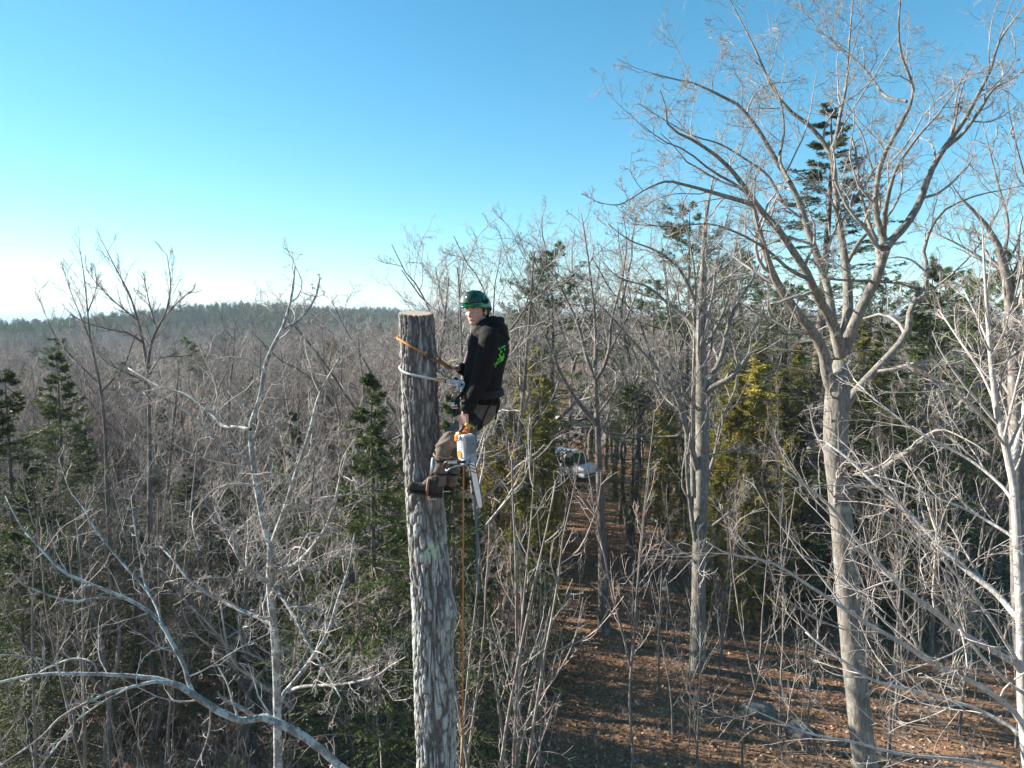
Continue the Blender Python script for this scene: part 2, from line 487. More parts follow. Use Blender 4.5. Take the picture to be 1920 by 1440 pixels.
def hero_tree(name, label, trunk, limbs, levels, mt, mtw, seed, cat='tree', extend=True, tside=18):
    """trunk and limbs follow the photographed tree, the fine growth is seeded on them"""
    rg = np.random.default_rng(seed)
    p, r = trunk
    if extend:      # carry the trunk down to the ground
        gz = float(ground_z(p[0, 0], p[0, 1])) - .15
        if p[0, 2] > gz + .2:
            d = (p[0] - p[3]); d = d / abs(d[2]) * (p[0, 2] - gz); d[:2] *= .5
            ext = np.stack([p[0] + d * (1 - t) for t in np.linspace(0, .9, 8)])
            er = r[0] * np.array([1.75, 1.32, 1.18, 1.12, 1.08, 1.05, 1.03, 1.01])
            p, r = np.vstack([ext, p]), np.concatenate([er, r])
    base = np.array([p[0, 0], p[0, 1], p[0, 2] + .1])
    t = thing(name, label, cat, base)
    link('trunk', limb_mesh('trunk', p, r, tside, mt, base, seed=seed), t)
    for q, (lp, lr) in enumerate(limbs):
        link('limb', limb_mesh('limb', lp, lr, 9 if lr[0] > .04 else 7, mt, base, seed=seed + q + 1), t)
    n0 = len(trunk[0])
    src = limbs + [(p[-max(6, n0 // 2):], r[-max(6, n0 // 2):])]
    bt = grow_from(src, levels, rg)
    v, f = join_tubes(bt)
    link('twigs', new_mesh('twigs', v - base, f, True, [mtw]), t)['kind'] = 'stuff'
    return t

LV_OAK = [dict(k=11, nc=9, tmin=.2, ratio=.34, ang=(30, 65), rr=.5, trop=.07, wander=.15, rmin=.008, sides=5, lmax=3.2),
          dict(k=6, nc=7, tmin=.2, ratio=.52, ang=(30, 65), rr=.55, trop=.05, wander=.17, rmin=.0055, sides=4),
          dict(k=5, nc=5, tmin=.2, ratio=.55, ang=(30, 60), rr=.6, trop=.03, wander=.17, rmin=.004),
          dict(k=4, nc=3, tmin=.2, ratio=.55, ang=(30, 60), rr=.6, trop=.02, wander=.15, rmin=.003)]

def T(D, d0, d1, *pts): return traced(pts, D, d0, d1)

# --- the broad oak at the right
D = 16.0
oak_trunk = T(D, 0, 0, (1625,1460,56), (1607,1300,51), (1592,1150,48), (1580,1000,45), (1570,900,43), (1566,848,45), (1567,800,49), (1570,745,50), (1573,705,42), (1576,676,26))
oak_limbs = [
    T(D, 0, -1.6, (1565,742,30), (1552,710,31), (1546,667,30), (1530,630,29), (1510,607,28), (1493,583,26), (1467,547,25), (1447,510,24), (1430,455,19), (1417,405,15), (1407,372,12), (1378,345,10), (1335,321,9), (1287,283,7), (1240,262,5), (1200,230,3)),
    T(D, 0, -2.2, (1577,665,34), (1572,638,30), (1562,608,28), (1547,580,26), (1527,547,25), (1518,520,23), (1493,480,22), (1460,431,20), (1425,392,19), (1388,340,17), (1355,302,15), (1316,273,13), (1283,254,11), (1254,240,9), (1250,205,7), (1238,170,5)),
    T(D, 0, 1.4, (1575,665,28), (1567,638,25), (1560,590,23), (1552,540,22), (1535,489,21), (1513,426,20), (1498,378,19), (1474,331,18), (1450,292,17), (1422,244,15), (1383,196,13), (1345,177,11), (1307,158,9), (1263,148,7), (1215,135,4)),
    T(D, 0, 2.4, (1582,660,34), (1589,600,30), (1590,551,26), (1583,479,23), (1571,407,21), (1565,335,19), (1556,285,17), (1517,235,15), (1479,206,13), (1446,163,11), (1422,105,9), (1398,57,7), (1369,0,5), (1350,-40,4)),
    T(D, 1.6, 3.2, (1557,290,12), (1567,262,12), (1575,216,11), (1587,158,9), (1592,86,8), (1599,0,6), (1604,-60,4)),
    T(D, 0, -1.0, (1579,662,34), (1598,617,31), (1613,580,30), (1630,547,30), (1643,523,29), (1652,492,29), (1662,458,28), (1649,428,21), (1641,383,19), (1647,326,18), (1661,283,17), (1685,240,16), (1709,192,14), (1713,168,13), (1702,134,12), (1688,96,11), (1685,38,9), (1692,-30,7)),
    T(D, -.5, 1.6, (1660,466,25), (1676,446,23), (1700,420,22), (1724,379,21), (1743,326,20), (1767,283,19), (1805,230,17), (1834,177,15), (1858,129,13), (1872,81,11), (1905,32,9), (1950,-25,6)),
    T(D, .6, -1.0, (1770,280,11), (1805,250,11), (1838,205,11), (1862,168,10), (1896,149,8), (1930,122,6), (1970,90,4)),
    T(D, -.5, -2.4, (1657,440,14), (1662,383,13), (1681,316,11), (1719,259,9), (1757,216,7), (1786,177,6), (1822,120,4)),
    T(D, 0, 1.2, (1566,850,30), (1571,820,28), (1581,773,28), (1600,740,26), (1633,703,25), (1667,667,24), (1700,626,23), (1705,590,21), (1714,563,20), (1731,543,19), (1741,513,16), (1732,470,14), (1762,402,11), (1824,369,8), (1886,355,5), (1930,345,3)),
    T(D, .9, -1.8, (1733,543,12), (1710,538,12), (1687,530,11), (1633,527,10), (1580,525,9), (1547,520,7), (1533,498,5), (1500,470,4)),
    T(D, 0, -2.0, (1583,938,24), (1598,920,23), (1630,897,22), (1663,873,22), (1713,840,21), (1757,807,20), (1787,773,18), (1827,730,17), (1860,707,14), (1897,667,12), (1940,630,9), (1990,590,6)),
    T(D, -1.5, -3.2, (1413,383,13), (1364,369,12), (1316,355,10), (1278,345,9), (1249,340,8), (1211,355,6), (1163,383,5), (1120,380,3)),
    T(D, .8, 1.5, (1500,385,11), (1470,380,10), (1440,330,8), (1400,300,7), (1350,270,6), (1290,250,5), (1190,190,3)),
    T(D, 1.0, 2.8, (1585,500,12), (1610,455,11), (1640,420,9), (1650,380,8), (1630,300,7), (1610,240,6), (1560,190,4)),
    T(D, -.8, -2.6, (1520,525,11), (1480,505,10), (1440,470,8), (1390,440,7), (1330,420,6), (1260,425,5), (1180,420,3)),
    T(D, -.3, 2.2, (1700,190,9), (1660,180,8), (1630,140,7), (1590,100,6), (1540,60,5), (1500,10,3)),
    T(D, .2, 2.5, (1480,340,10), (1462,300,9), (1470,240,7), (1455,170,6), (1400,100,5), (1330,70,3)),
]
oak = hero_tree('oak_tree', 'broad bare oak with pale many-limbed crown, tallest leafless tree against blue sky', oak_trunk, oak_limbs, LV_OAK, M['oak'], M['twig_oak'], 11, tside=24)

# --- the upright maple to its left
D = 29.0
LV_MAPLE = [dict(k=10, nc=9, tmin=.18, ratio=.36, ang=(25, 55), rr=.5, trop=.12, wander=.15, rmin=.014, sides=5, lmax=4),
            dict(k=7, nc=7, tmin=.2, ratio=.5, ang=(25, 55), rr=.55, trop=.08, wander=.16, rmin=.009, sides=3),
            dict(k=5, nc=5, tmin=.2, ratio=.5, ang=(25, 55), rr=.6, trop=.05, wander=.18, rmin=.0065)]
mtr = T(D, 0, 0, (1308,1262,36), (1309,1180,31), (1310,1100,29), (1312,1000,28), (1316,900,27), (1317,800,26), (1316,720,23), (1314,620,19), (1317,553,15), (1320,470,11), (1322,420,8), (1330,370,5), (1338,330,3))
mlimbs = [
    T(D, 0, -2, (1318,745,20), (1333,727,18), (1367,710,16), (1400,673,13), (1433,627,10), (1477,593,7), (1520,575,4)),
    T(D, 0, 2, (1320,735,17), (1338,700,15), (1353,667,14), (1367,607,13), (1387,560,11), (1407,530,9), (1430,480,6), (1440,420,3)),
    T(D, 0, -2.5, (1308,880,18), (1293,827,15), (1267,740,13), (1240,700,11), (1187,640,8), (1140,587,6), (1100,550,3)),
    T(D, 0, 2, (1312,640,12), (1290,600,11), (1250,567,9), (1213,537,8), (1160,520,6), (1120,480,3)),
    T(D, 0, -1.5, (1316,600,12), (1295,545,10), (1270,500,9), (1230,470,7), (1180,450,5), (1140,420,3)),
    T(D, 0, 1, (1300,930,14), (1298,800,13), (1301,700,12), (1303,600,11), (1303,520,9), (1290,440,7), (1270,380,4)),
    T(D, 0, 2.5, (1314,660,10), (1340,620,9), (1365,560,8), (1375,490,6), (1385,420,4)),
    T(D, 0, -2, (1310,1000,9), (1350,975,8), (1385,940,6), (1410,900,4)),
    T(D, 0, 1.5, (1313,860,8), (1345,850,7), (1385,845,5), (1420,842,3)),
    T(D, 0, -1.2, (1308,1040,13), (1296,960,12), (1288,880,11), (1286,790,10), (1276,700,9), (1262,620,7), (1250,540,5), (1240,470,3)),
    T(D, 0, 1.8, (1314,920,10), (1338,860,9), (1352,790,8), (1378,730,7), (1390,660,5), (1420,600,3)),
    T(D, 0, -1.5, (1310,1060,7), (1280,1035,6), (1245,1020,5), (1205,1000,3)),
    T(D, 0, -1.5, (1316,780,8), (1290,745,7), (1250,730,6), (1205,705,4), (1170,700,3)),
    T(D, 0, 1.2, (1316,700,8), (1336,640,7), (1330,570,6), (1345,500,5), (1350,430,3)),
]
hero_tree('maple_tree', 'upright bare maple with light trunk rising from leaf-strewn floor left of the oak', mtr, mlimbs, LV_MAPLE, M['oak'], M['twig_oak'], 12)

# --- dark forked tree beside the van
D = 33.0
ttr = T(D, 0, 0, (1131,1075,26), (1128,980,23), (1124,900,22), (1120,793,21), (1117,720,17), (1115,690,15))
tl = [
    T(D, 0, -1, (1121,800,13), (1100,773,12), (1083,753,11), (1065,725,10), (1050,697,9), (1033,653,8), (1000,580,6), (980,520,3)),
    T(D, 0, 1, (1116,710,11), (1100,670,10), (1083,607,9), (1050,537,7), (1020,487,5), (1005,450,3)),
    T(D, 0, 2, (1116,705,12), (1117,637,10), (1113,570,9), (1103,487,7), (1095,430,5), (1090,400,3)),
    T(D, 0, -2, (1117,712,11), (1133,687,10), (1143,650,9), (1147,600,7), (1165,530,6), (1175,460,4), (1170,410,3)),
    T(D, 0, -2, (1122,775,8), (1145,745,7), (1165,715,5), (1190,690,3)),
]
hero_tree('forked_tree', 'dark slender bare tree with deep fork standing beside the white van', ttr, tl, LV_MAPLE, M['dim'], M['twig'], 13)

# --- lichen spotted tree at the left
D = 14.0
LV_LICH = [dict(k=10, nc=9, tmin=.15, ratio=.40, ang=(35, 75), rr=.5, trop=.05, wander=.24, rmin=.009, sides=4, lmax=2.4),
           dict(k=6, nc=7, tmin=.2, ratio=.5, ang=(35, 70), rr=.55, trop=.04, wander=.26, rmin=.0062, sides=3),
           dict(k=5, nc=5, tmin=.2, ratio=.5, ang=(30, 65), rr=.6, trop=.03, wander=.24, rmin=.0042)]
ltr = T(D, 0, 0, (522,1460,21), (521,1400,20), (519,1275,18), (514,1181,17), (506,1099,15.5), (508,1031,14.5), (507,1012,13))
ll = [
    T(D, 0, 1, (508,1031,12), (495,986,11.5), (484,930,11), (477,887,10.5), (470,803,10), (487,747,9), (497,687,8), (510,653,7.5), (533,607,6.5), (547,553,5), (553,500,3)),
    T(D, 0, -1, (508,1025,12), (532,960,10), (551,900,9), (567,853,8.5), (583,803,8), (597,747,7), (620,700,5), (637,670,3)),
    T(D, 0, -1.4, (512,1066,12), (530,1065,11), (555,1057,10), (585,1027,9), (611,990,8), (626,949,7), (637,900,5), (650,850,3)),
    T(D, 0, -1.2, (503,1090,11), (480,1080,10), (461,1069,9), (452,1050,9), (442,1031,8), (436,990,6), (410,960,5), (395,930,4)),
    T(D, 0, -1.8, (508,1100,9), (525,1114,8), (555,1162,7), (575,1200,6), (589,1222,5), (612,1262,4), (640,1310,3)),
    T(D, 0, 1.2, (523,1330,13), (529,1305,11), (551,1279,10), (585,1234,9), (615,1185,8), (634,1125,7), (655,1060,5), (665,1000,3)),
    T(D, 0, 1.5, (514,1175,11), (495,1162,10), (442,1140,8), (390,1114,7), (352,1084,6), (325,1050,5), (300,1024,3)),
    T(D, 0, 1.8, (470,805,8), (440,800,7), (420,800,7), (395,775,6), (350,740,5), (300,725,4), (240,690,3)),
    T(D, .8, -.8, (478,880,7), (455,860,7), (400,820,6), (360,780,5), (300,745,4), (230,740,3)),
    T(D, 0, -2, (535,1298,8), (570,1287,7), (640,1283,6), (700,1270,5), (730,1250,4), (760,1232,3)),
    T(D, .7, 1.5, (525,620,6), (560,600,5), (590,560,4), (600,520,3)),
]
hero_tree('lichen_tree', 'lichen-spotted grey tree with crooked limbs left of the cut trunk', ltr, ll, LV_LICH, M['lichen'], M['twig_near'], 14)

# --- pale young tree whose branches sweep across the lower right
D = 8.6
LV_NEAR = [dict(k=12, nc=8, tmin=.12, ratio=.40, ang=(20, 50), rr=.5, trop=.05, wander=.09, rmin=.0055, sides=4, lmax=2.0),
           dict(k=5, nc=6, tmin=.2, ratio=.5, ang=(25, 50), rr=.6, trop=.04, wander=.12, rmin=.0036, sides=3),
           dict(k=3, nc=4, tmin=.3, ratio=.5, ang=(25, 50), rr=.6, trop=.03, wander=.12, rmin=.0028)]
ntr = T(D, 0, 0, (1930,1470,28), (1923,1400,26), (1916,1275,24), (1914,1144,22), (1907,1012,19), (1903,940,18), (1897,880,17), (1880,820,15), (1867,757,13), (1860,697,11.5), (1853,613,9), (1847,530,6), (1845,480,4), (1842,430,3))
nl = [
    T(D, 0, 1, (1904,950,12), (1900,880,12), (1907,830,11), (1920,780,10), (1935,700,8), (1945,600,5)),
    T(D, 0, -.6, (1882,825,7), (1890,790,6), (1897,763,6), (1907,720,5), (1920,667,4), (1930,600,3)),
    T(D, 0, 1.4, (1914,1165,17), (1902,1152,16), (1865,1110,14), (1816,1072,13), (1767,1027,11), (1722,979,10), (1674,934,8), (1632,900,7), (1590,860,5), (1550,830,3)),
    T(D, 0, -.6, (1916,1262,17), (1905,1245,16), (1865,1222,15), (1801,1185,13), (1749,1144,12), (1711,1117,11), (1655,1065,10), (1606,1012,8), (1557,949,7), (1505,907,5), (1470,880,3)),
    T(D, 0, -1.2, (1925,1380,16), (1910,1345,15), (1880,1316,14), (1824,1279,13), (1767,1256,12), (1711,1219,11), (1655,1185,10), (1610,1159,9), (1565,1129,8), (1512,1095,7), (1460,1061,6), (1415,1046,5), (1366,1039,4), (1325,1016,3)),
    T(D, 0, .8, (1924,1400,12), (1905,1370,11), (1880,1354,10), (1835,1331,9), (1767,1309,8), (1692,1290,8), (1636,1275,7), (1595,1249,6), (1542,1211,5), (1510,1185,3)),
    T(D, 0, -1.0, (1931,1478,11), (1905,1450,9), (1880,1440,8), (1805,1425,8), (1711,1417,7), (1647,1404,6), (1599,1391,6), (1520,1376,5), (1456,1350,4), (1400,1325,2.5)),
    T(D, 0, -.8, (1915,1250,10), (1895,1219,9), (1857,1159,8), (1820,1110,7), (1779,1061,6), (1737,1009,5), (1700,960,4), (1668,915,3)),
    T(D, 0, .8, (1908,1020,9), (1898,1006,8), (1842,971,7), (1797,949,6), (1745,930,5), (1696,907,4), (1640,890,3)),
    T(D, 0, 1.2, (1902,945,9), (1880,913,8), (1830,870,7), (1780,840,6), (1733,817,5), (1680,780,4), (1630,740,3), (1600,710,2.5)),
    T(D, 0, -1, (1884,835,7), (1850,790,6), (1810,750,5), (1760,715,4), (1700,680,3)),
    T(D, 0, 1, (1868,762,6), (1840,700,5), (1800,640,4), (1760,580,3)),
    T(D, 0, .5, (1856,650,5), (1830,590,4), (1800,530,3)),
    T(D, 0, -1.5, (1918,1300,9), (1880,1270,8), (1840,1230,7), (1790,1160,6), (1760,1090,5), (1735,1040,4)),
]
hero_tree('young_pale_tree', 'pale young tree with long thin branches sweeping across the oak trunk', ntr, nl, LV_NEAR, M['near'], M['twig_near'], 15)

# --- thick tree behind it at the picture's right
D = 21.0
htr = T(D, 0, 0, (1930,1440,38), (1915,1200,36), (1908,1000,33), (1905,800,30), (1900,650,26), (1893,560,23), (1880,490,17), (1862,440,12), (1830,400,8), (1800,370,4))
hl = [
    T(D, 0, -1, (1895,570,15), (1915,500,13), (1930,430,11), (1925,350,9), (1905,270,7), (1890,200,4)),
    T(D, 0, 1.5, (1888,515,11), (1850,490,9), (1800,460,7), (1760,440,5), (1720,420,3)),
    T(D, 0, -2, (1898,640,11), (1860,610,9), (1810,590,8), (1770,560,6), (1735,540,4)),
    T(D, 0, 1, (1880,490,10), (1890,420,9), (1870,340,7), (1850,260,5), (1835,200,3)),
    T(D, 0, -1.5, (1902,700,11), (1940,640,10), (1970,560,8), (1990,450,5)),
]
hero_tree('grey_tree', 'thick grey bare tree close behind the young pale tree', htr, hl, LV_MAPLE, M['maple'], M['twig_oak'], 16)

# --- two slim trees that overtop the left woods
D = 24.0
LV_SLIM = [dict(k=13, nc=8, tmin=.12, ratio=.34, ang=(22, 48), rr=.5, trop=.10, wander=.08, rmin=.010, sides=4, lmax=2.6),
           dict(k=7, nc=6, tmin=.2, ratio=.4, ang=(25, 50), rr=.55, trop=.10, wander=.1, rmin=.0065, sides=3),
           dict(k=4, nc=4, tmin=.2, ratio=.4, ang=(25, 50), rr=.6, trop=.06, wander=.12, rmin=.0045)]
itr = T(D, 0, 0, (281,1000,14), (281,900,13), (280,797,12), (277,703,11), (276,684,10))
il = [
    T(D, 0, 1, (276,690,9), (267,637,8), (257,597,7.5), (243,553,6.5), (217,503,5), (192,453,2.5)),
    T(D, 0, -1, (276,690,9), (283,647,8), (293,620,7), (310,587,6), (320,537,5), (313,477,2.5)),
    T(D, 0, -1.5, (268,642,6), (240,625,5), (217,620,5), (170,608,4), (130,590,2.5)),
    T(D, 0, 1.5, (294,618,5), (285,590,5), (278,560,4), (270,520,2.5)),
    T(D, 0, 1.5, (279,705,6), (300,672,5), (340,668,4), (380,662,2.5)),
    T(D, 0, -1, (303,600,5), (335,565,4), (365,540,2.5)),
    T(D, 0, -1, (258,600,5), (220,570,4), (180,530,3), (160,500,2)),
    T(D, 0, 1, (278,720,6), (240,700,5), (200,680,4), (165,640,2.5)),
]
hero_tree('slim_tree', 'slim bare tree forking into a tall V above the left woods', itr, il, LV_SLIM, M['dim'], M['twig'], 17)
D = 26.0
jtr = T(D, 0, 0, (205,1000,12), (200,900,11), (197,807,10), (187,720,9), (170,637,7.5), (163,570,6), (157,513,4.5), (148,457,2.5))
jl = [
    T(D, 0, 1, (187,720,6), (155,690,5), (110,640,4), (85,590,3), (70,550,2)),
    T(D, 0, -1, (190,735,6), (230,690,5), (250,640,4), (270,600,2.5)),
    T(D, 0, -1, (172,645,5), (150,590,4), (130,540,3), (115,490,2)),
    T(D, 0, 1, (165,585,4), (180,540,3), (178,500,2)),
]
hero_tree('slim_tree', 'straight slim bare tree with brush-like top next to the V-forked one', jtr, jl, LV_SLIM, M['dim'], M['twig'], 18)

# ------------------------------------------------------------------ woodland trees grown from seed
def hardwood(h, r, seed, stems=1, k1=13, spread=1.0, fine=(8, 6, 4), crown_from=.3, wander=.1):
    rg = np.random.default_rng(seed)
    n = 16
    fork = rg.uniform(.3, .5) if stems > 1 else .95
    p = [np.array([0, 0, -.2])]; d = np.array([0, 0, 1.0])
    for i in range(n - 1):
        d = nrm(d + rg.normal(size=3) * .05 + np.array([0, 0, .05])); p.append(p[-1] + d * h * fork / (n - 1))
    p = np.array(p); s = np.linspace(0, 1, n)
    rad = r * (1 - (.35 if stems > 1 else .85) * s); rad[0] *= 1.5; rad[1] *= 1.12
    mains = []
    if stems > 1:
        a0 = rg.uniform(0, 6.28)
        for q in range(stems):
            a = a0 + q * 6.28 / stems + rg.normal() * .3
            d = nrm(np.array([math.cos(a) * .42 * spread, math.sin(a) * .42 * spread, 1.0]))
            st = [p[-2 if q else -1]]; L = h * (1 - fork) * rg.uniform(.85, 1.1)
            for i in range(n - 1):
                d = nrm(d + rg.normal(size=3) * wander + np.array([0, 0, .05])); st.append(st[-1] + d * L / (n - 1))
            mains.append((np.array(st), rad[-1] * .78 * (1 - .85 * s) + .006))
    src = mains or [(p, rad)]
    lv = [dict(k=k1 if not mains else max(7, k1 * 2 // (stems + 1)), nc=9, tmin=crown_from if not mains else .08, ratio=.42 * spread, ang=(28, 62), rr=.5, trop=.10, wander=wander + .06, rmin=.016, sides=4, lmax=h * .4),
          dict(k=fine[0], nc=7, tmin=.15, ratio=.48, ang=(28, 60), rr=.55, trop=.07, wander=.17, rmin=.009, sides=3),
          dict(k=fine[1], nc=5, tmin=.2, ratio=.48, ang=(28, 60), rr=.6, trop=.05, wander=.18, rmin=.0056)]
    if len(fine) > 2:
        lv.append(dict(k=fine[2], nc=3, tmin=.2, ratio=.5, ang=(28, 60), rr=.7, trop=.03, wander=.18, rmin=.004))
    bt = grow_from(src, lv, rg)
    tb = [(p[None], rad[None], 10)] + [(a[None], b[None], 7) for a, b in mains]
    return tb, bt

def proto(name, label, cat, parts, group, loc=(0, 0, -500)):
    t = thing(name, label, cat, loc, group)
    for nm, (v, f), mt in parts:
        o = link(nm, new_mesh(nm, v, f, True, [mt]), t)
        if nm in ('crown', 'twigs'): o['kind'] = 'stuff'
    return t

G_BARE = 'bare trees of the leafless woodland'
L_BARE = ['single-stemmed bare grey tree with ascending branches in the leafless woods', 'bare brownish tree forking into two stems in the leafless woods',
          'bare grey tree dividing into three stems in the leafless woods', 'narrow bare brownish tree with one slender stem in the leafless woods',
          'wide-spreading bare grey tree with two heavy stems in the leafless woods', 'narrow bare brownish tree with three upright stems in the leafless woods']
specs = [(14, .15, 21, 1, 15, .9), (14, .17, 22, 2, 13, 1.0), (14, .16, 23, 3, 13, 1.0), (14, .13, 24, 1, 17, .75), (14, .19, 25, 2, 14, 1.25), (14, .14, 26, 3, 14, .8)]
BARE = []
for q, (h, r, sd, st, k1, spd) in enumerate(specs):
    tb, bt = hardwood(h, r, sd, st, k1, spd, fine=(8, 6, 2))
    BARE.append(proto('bare_tree', L_BARE[q], 'tree', [('trunk', join_tubes(tb), M['maple'] if q % 2 else M['dim']), ('crown', join_tubes(bt), M['twig_red'] if q % 2 else M['twig'])], G_BARE))

G_SAP = 'bare saplings on the woodland floor'
L_SAP = ['thin bare sapling with a single stem on the leaf-covered floor', 'thin bare sapling with two stems on the leaf-covered floor', 'three-stemmed bare sapling with few twigs on the leaf-covered floor',
         'thin twiggy single-stemmed bare sapling on the leaf-covered floor', 'three-stemmed twiggy bare sapling on the leaf-covered floor']
SAP = []
for q, (h, r, sd, st, k1) in enumerate([(5, .028, 31, 1, 9), (5, .03, 32, 2, 8), (5, .026, 33, 3, 6), (5, .03, 34, 1, 12), (5, .024, 35, 3, 8)]):
    tb, bt = hardwood(h, r, sd, st, k1, .55, fine=(4, 3), crown_from=.2, wander=.03)
    tb = [(a, b_, 5) for a, b_, _ in tb]
    bt = [(a, b_ * .42, 3) for a, b_, _ in bt]
    SAP.append(proto('bare_sapling', L_SAP[q], 'sapling', [('stem', join_tubes(tb), M['maple']), ('twigs', join_tubes(bt), M['twig_oak'] if q % 2 else M['twig_red'])], G_SAP))

# ------------------------------------------------------------------ conifers
def needle_cards(P, d, up, ln, wd, rg):
    """one bent leaf-sized face (two triangles) per row: P base, d direction, up face normal hint"""
    side = nrm(np.cross(d, up)) * wd[:, None]
    a = P - side * .25; b_ = P + d * ln[:, None] * .5 - side; c = P + d * ln[:, None]; e = P + d * ln[:, None] * .5 + side
    v = np.stack([a, b_, c, e], 1).reshape(-1, 3)
    q = np.arange(len(P))[:, None] * 4 + np.arange(4)[None]
    return v, q

def conifer(h, r, seed, kind):
    rg = np.random.default_rng(seed)
    n = 16
    p = np.zeros((n, 3)); p[:, 2] = np.linspace(-.2, h, n); p[1:, :2] += np.cumsum(rg.normal(size=(n - 1, 2)) * .012 * h / 12, 0)
    s = np.linspace(0, 1, n); rad = r * (1 - .96 * s); rad[0] *= 1.3
    trunk = (p[None], rad[None], 9)
    cfg = dict(spruce=(.36, 6, .29, .03, 1.05), tall=(.5, 6, .185, .10, .95), pine=(.62, 6, .25, .18, .55), cedar=(.26, 6, .16, .06, .6))[kind]
    dz, nb, wide, z0, powr = cfg
    pos, dr, ln = [], [], []
    z = z0 * h
    while z < h * .985:
        t = z / h
        prof = (1 - t) ** powr if kind != 'pine' else (1 - t) ** .55 * (.5 + .9 * math.sin(min(1, t * 1.5) * math.pi * .5))
        if kind == 'cedar': prof = (1 - t) ** .75 * min(1, .45 + t * 3)
        for q in range(nb if t < .9 else 4):
            if rg.random() < {'pine': .22, 'cedar': .3}.get(kind, .08): continue
            a = rg.uniform(0, 6.283)
            L = wide * h * prof * rg.uniform(.45, 1.2) + .10
            el = {'tall': -.15 + .5 * t ** 2 + rg.normal() * .12, 'spruce': .55 * t ** 1.5 - .22 + rg.normal() * .1, 'pine': .12 + .6 * t ** 2 + rg.normal() * .16, 'cedar': .55 + .4 * t + rg.normal() * .2}[kind]
            zz = z + rg.uniform(-.5, .5) * dz
            k = np.interp(zz, p[:, 2], np.arange(n)); i0 = min(int(k), n - 2)
            pos.append(p[i0] + (p[i0 + 1] - p[i0]) * (k - i0)); dr.append([math.cos(a) * math.cos(el), math.sin(a) * math.cos(el), math.sin(el)]); ln.append(L)
        z += dz * rg.uniform(.75, 1.25) * (1 if t < .7 else .7)
    pos, d, ln = np.array(pos), nrm(np.array(dr)), np.array(ln)
    nc = 7; pts = [pos]
    lift = {'tall': .05, 'spruce': .06, 'pine': .05, 'cedar': .12}[kind]
    for _ in range(nc - 1):
        d = nrm(d + rg.normal(size=d.shape) * .07 + np.array([0, 0, lift])); pts.append(pts[-1] + d * (ln / (nc - 1))[:, None])
    P1 = np.stack(pts, 1); R1 = np.maximum(.004, (ln * .011)[:, None] * (1 - .7 * np.linspace(0, 1, nc)[None]))
    k2 = {'tall': 12, 'spruce': 12, 'pine': 11, 'cedar': 8}[kind]
    P2, R2 = sprout(P1, R1, k2, 4, tmin={'tall': .2, 'spruce': .12, 'pine': .35, 'cedar': .15}[kind], ratio={'tall': .36, 'spruce': .42, 'pine': .34, 'cedar': .4}[kind], ang=(35, 65), rr=.5, trop={'tall': -.04, 'spruce': -.06, 'pine': .10, 'cedar': .05}[kind], wander=.1, rmin=.003, shape=.75, rg=rg)
    if kind != 'cedar':     # side shoots lie in flat layers, tips hanging a little
        b0 = P2[:, :1, 2]; fl = np.linalg.norm(P2 - P2[:, :1], axis=2)
        P2[..., 2] = b0 + (P2[..., 2] - b0) * .35 - (.10 if kind == 'spruce' else .03) * fl
    wood = [trunk, (P1, R1, 3)] + ([(P2, R2, 3)] if kind in ('pine', 'tall') else [])
    # needle sprays along the side shoots and branch ends
    m = {'tall': 17, 'spruce': 14, 'pine': 26, 'cedar': 12}[kind]
    src = np.concatenate([P2, P1[:, 3:]], 0)
    B, N, _ = src.shape
    t = (rg.random((B, m)) ** (.8 if kind != 'pine' else .5)) * (N - 1)
    i0 = np.clip(t.astype(int), 0, N - 2); fr = (t - i0)[..., None]; bi = np.arange(B)[:, None]
    base = (src[bi, i0] * (1 - fr) + src[bi, i0 + 1] * fr).reshape(-1, 3)
    tan = nrm(src[bi, i0 + 1] - src[bi, i0]).reshape(-1, 3)
    rand = nrm(rg.normal(size=base.shape))
    if kind in ('spruce', 'tall'):
        dd = nrm(tan * 1.0 + rand * .75 + np.array([0, 0, -.05])); L = rg.uniform(.07, .15, len(base)); W = rg.uniform(.008, .017, len(base))
    elif kind == 'pine':
        dd = nrm(tan * .7 + rand * .9 + np.array([0, 0, .25])); L = rg.uniform(.10, .20, len(base)); W = rg.uniform(.008, .018, len(base))
    else:
        dd = nrm(tan * .8 + rand * .8 + np.array([0, 0, .1])); L = rg.uniform(.06, .13, len(base)); W = rg.uniform(.010, .022, len(base))
    v, f = needle_cards(base, dd, nrm(rg.normal(size=base.shape) + np.array([0, 0, .8])), L, W, rg)
    return wood, (v, f)

def make_conifer(kind, h, r, seed, label, group, name):
    wood, fol = conifer(h, r, seed, kind)
    t = thing(name, label, 'tree', (0, 0, -500), group)
    link('trunk', new_mesh('trunk', *join_tubes(wood), True, [M['conifer_bark']]), t)
    link('crown', new_mesh('crown', *fol, False, [M['spruce' if kind == 'tall' else kind]]), t)['kind'] = 'stuff'
    return t

L_SPR = 'middle-sized dark green spruce standing among the bare trees'
L_PIN = 'feathery green pine rising behind the bare trees'
L_CED = 'olive yellow cedar growing between the bare trunks'
SPR = [make_conifer('spruce', 12, .13, 41, L_SPR, 'spruces in the woods', 'spruce_tree'), make_conifer('spruce', 12, .14, 42, L_SPR, 'spruces in the woods', 'spruce_tree')]
SPR.append(make_conifer('tall', 24, .24, 47, L_SPR, 'spruces in the woods', 'spruce_tree'))
PIN = [make_conifer('pine', 16, .2, 43, L_PIN, 'pines in the woods', 'pine_tree'), make_conifer('pine', 16, .19, 44, L_PIN, 'pines in the woods', 'pine_tree')]
CED = [make_conifer('cedar', 8, .1, 45, L_CED, 'cedars in the woods', 'cedar_tree'), make_conifer('cedar', 8, .09, 46, L_CED, 'cedars in the woods', 'cedar_tree')]

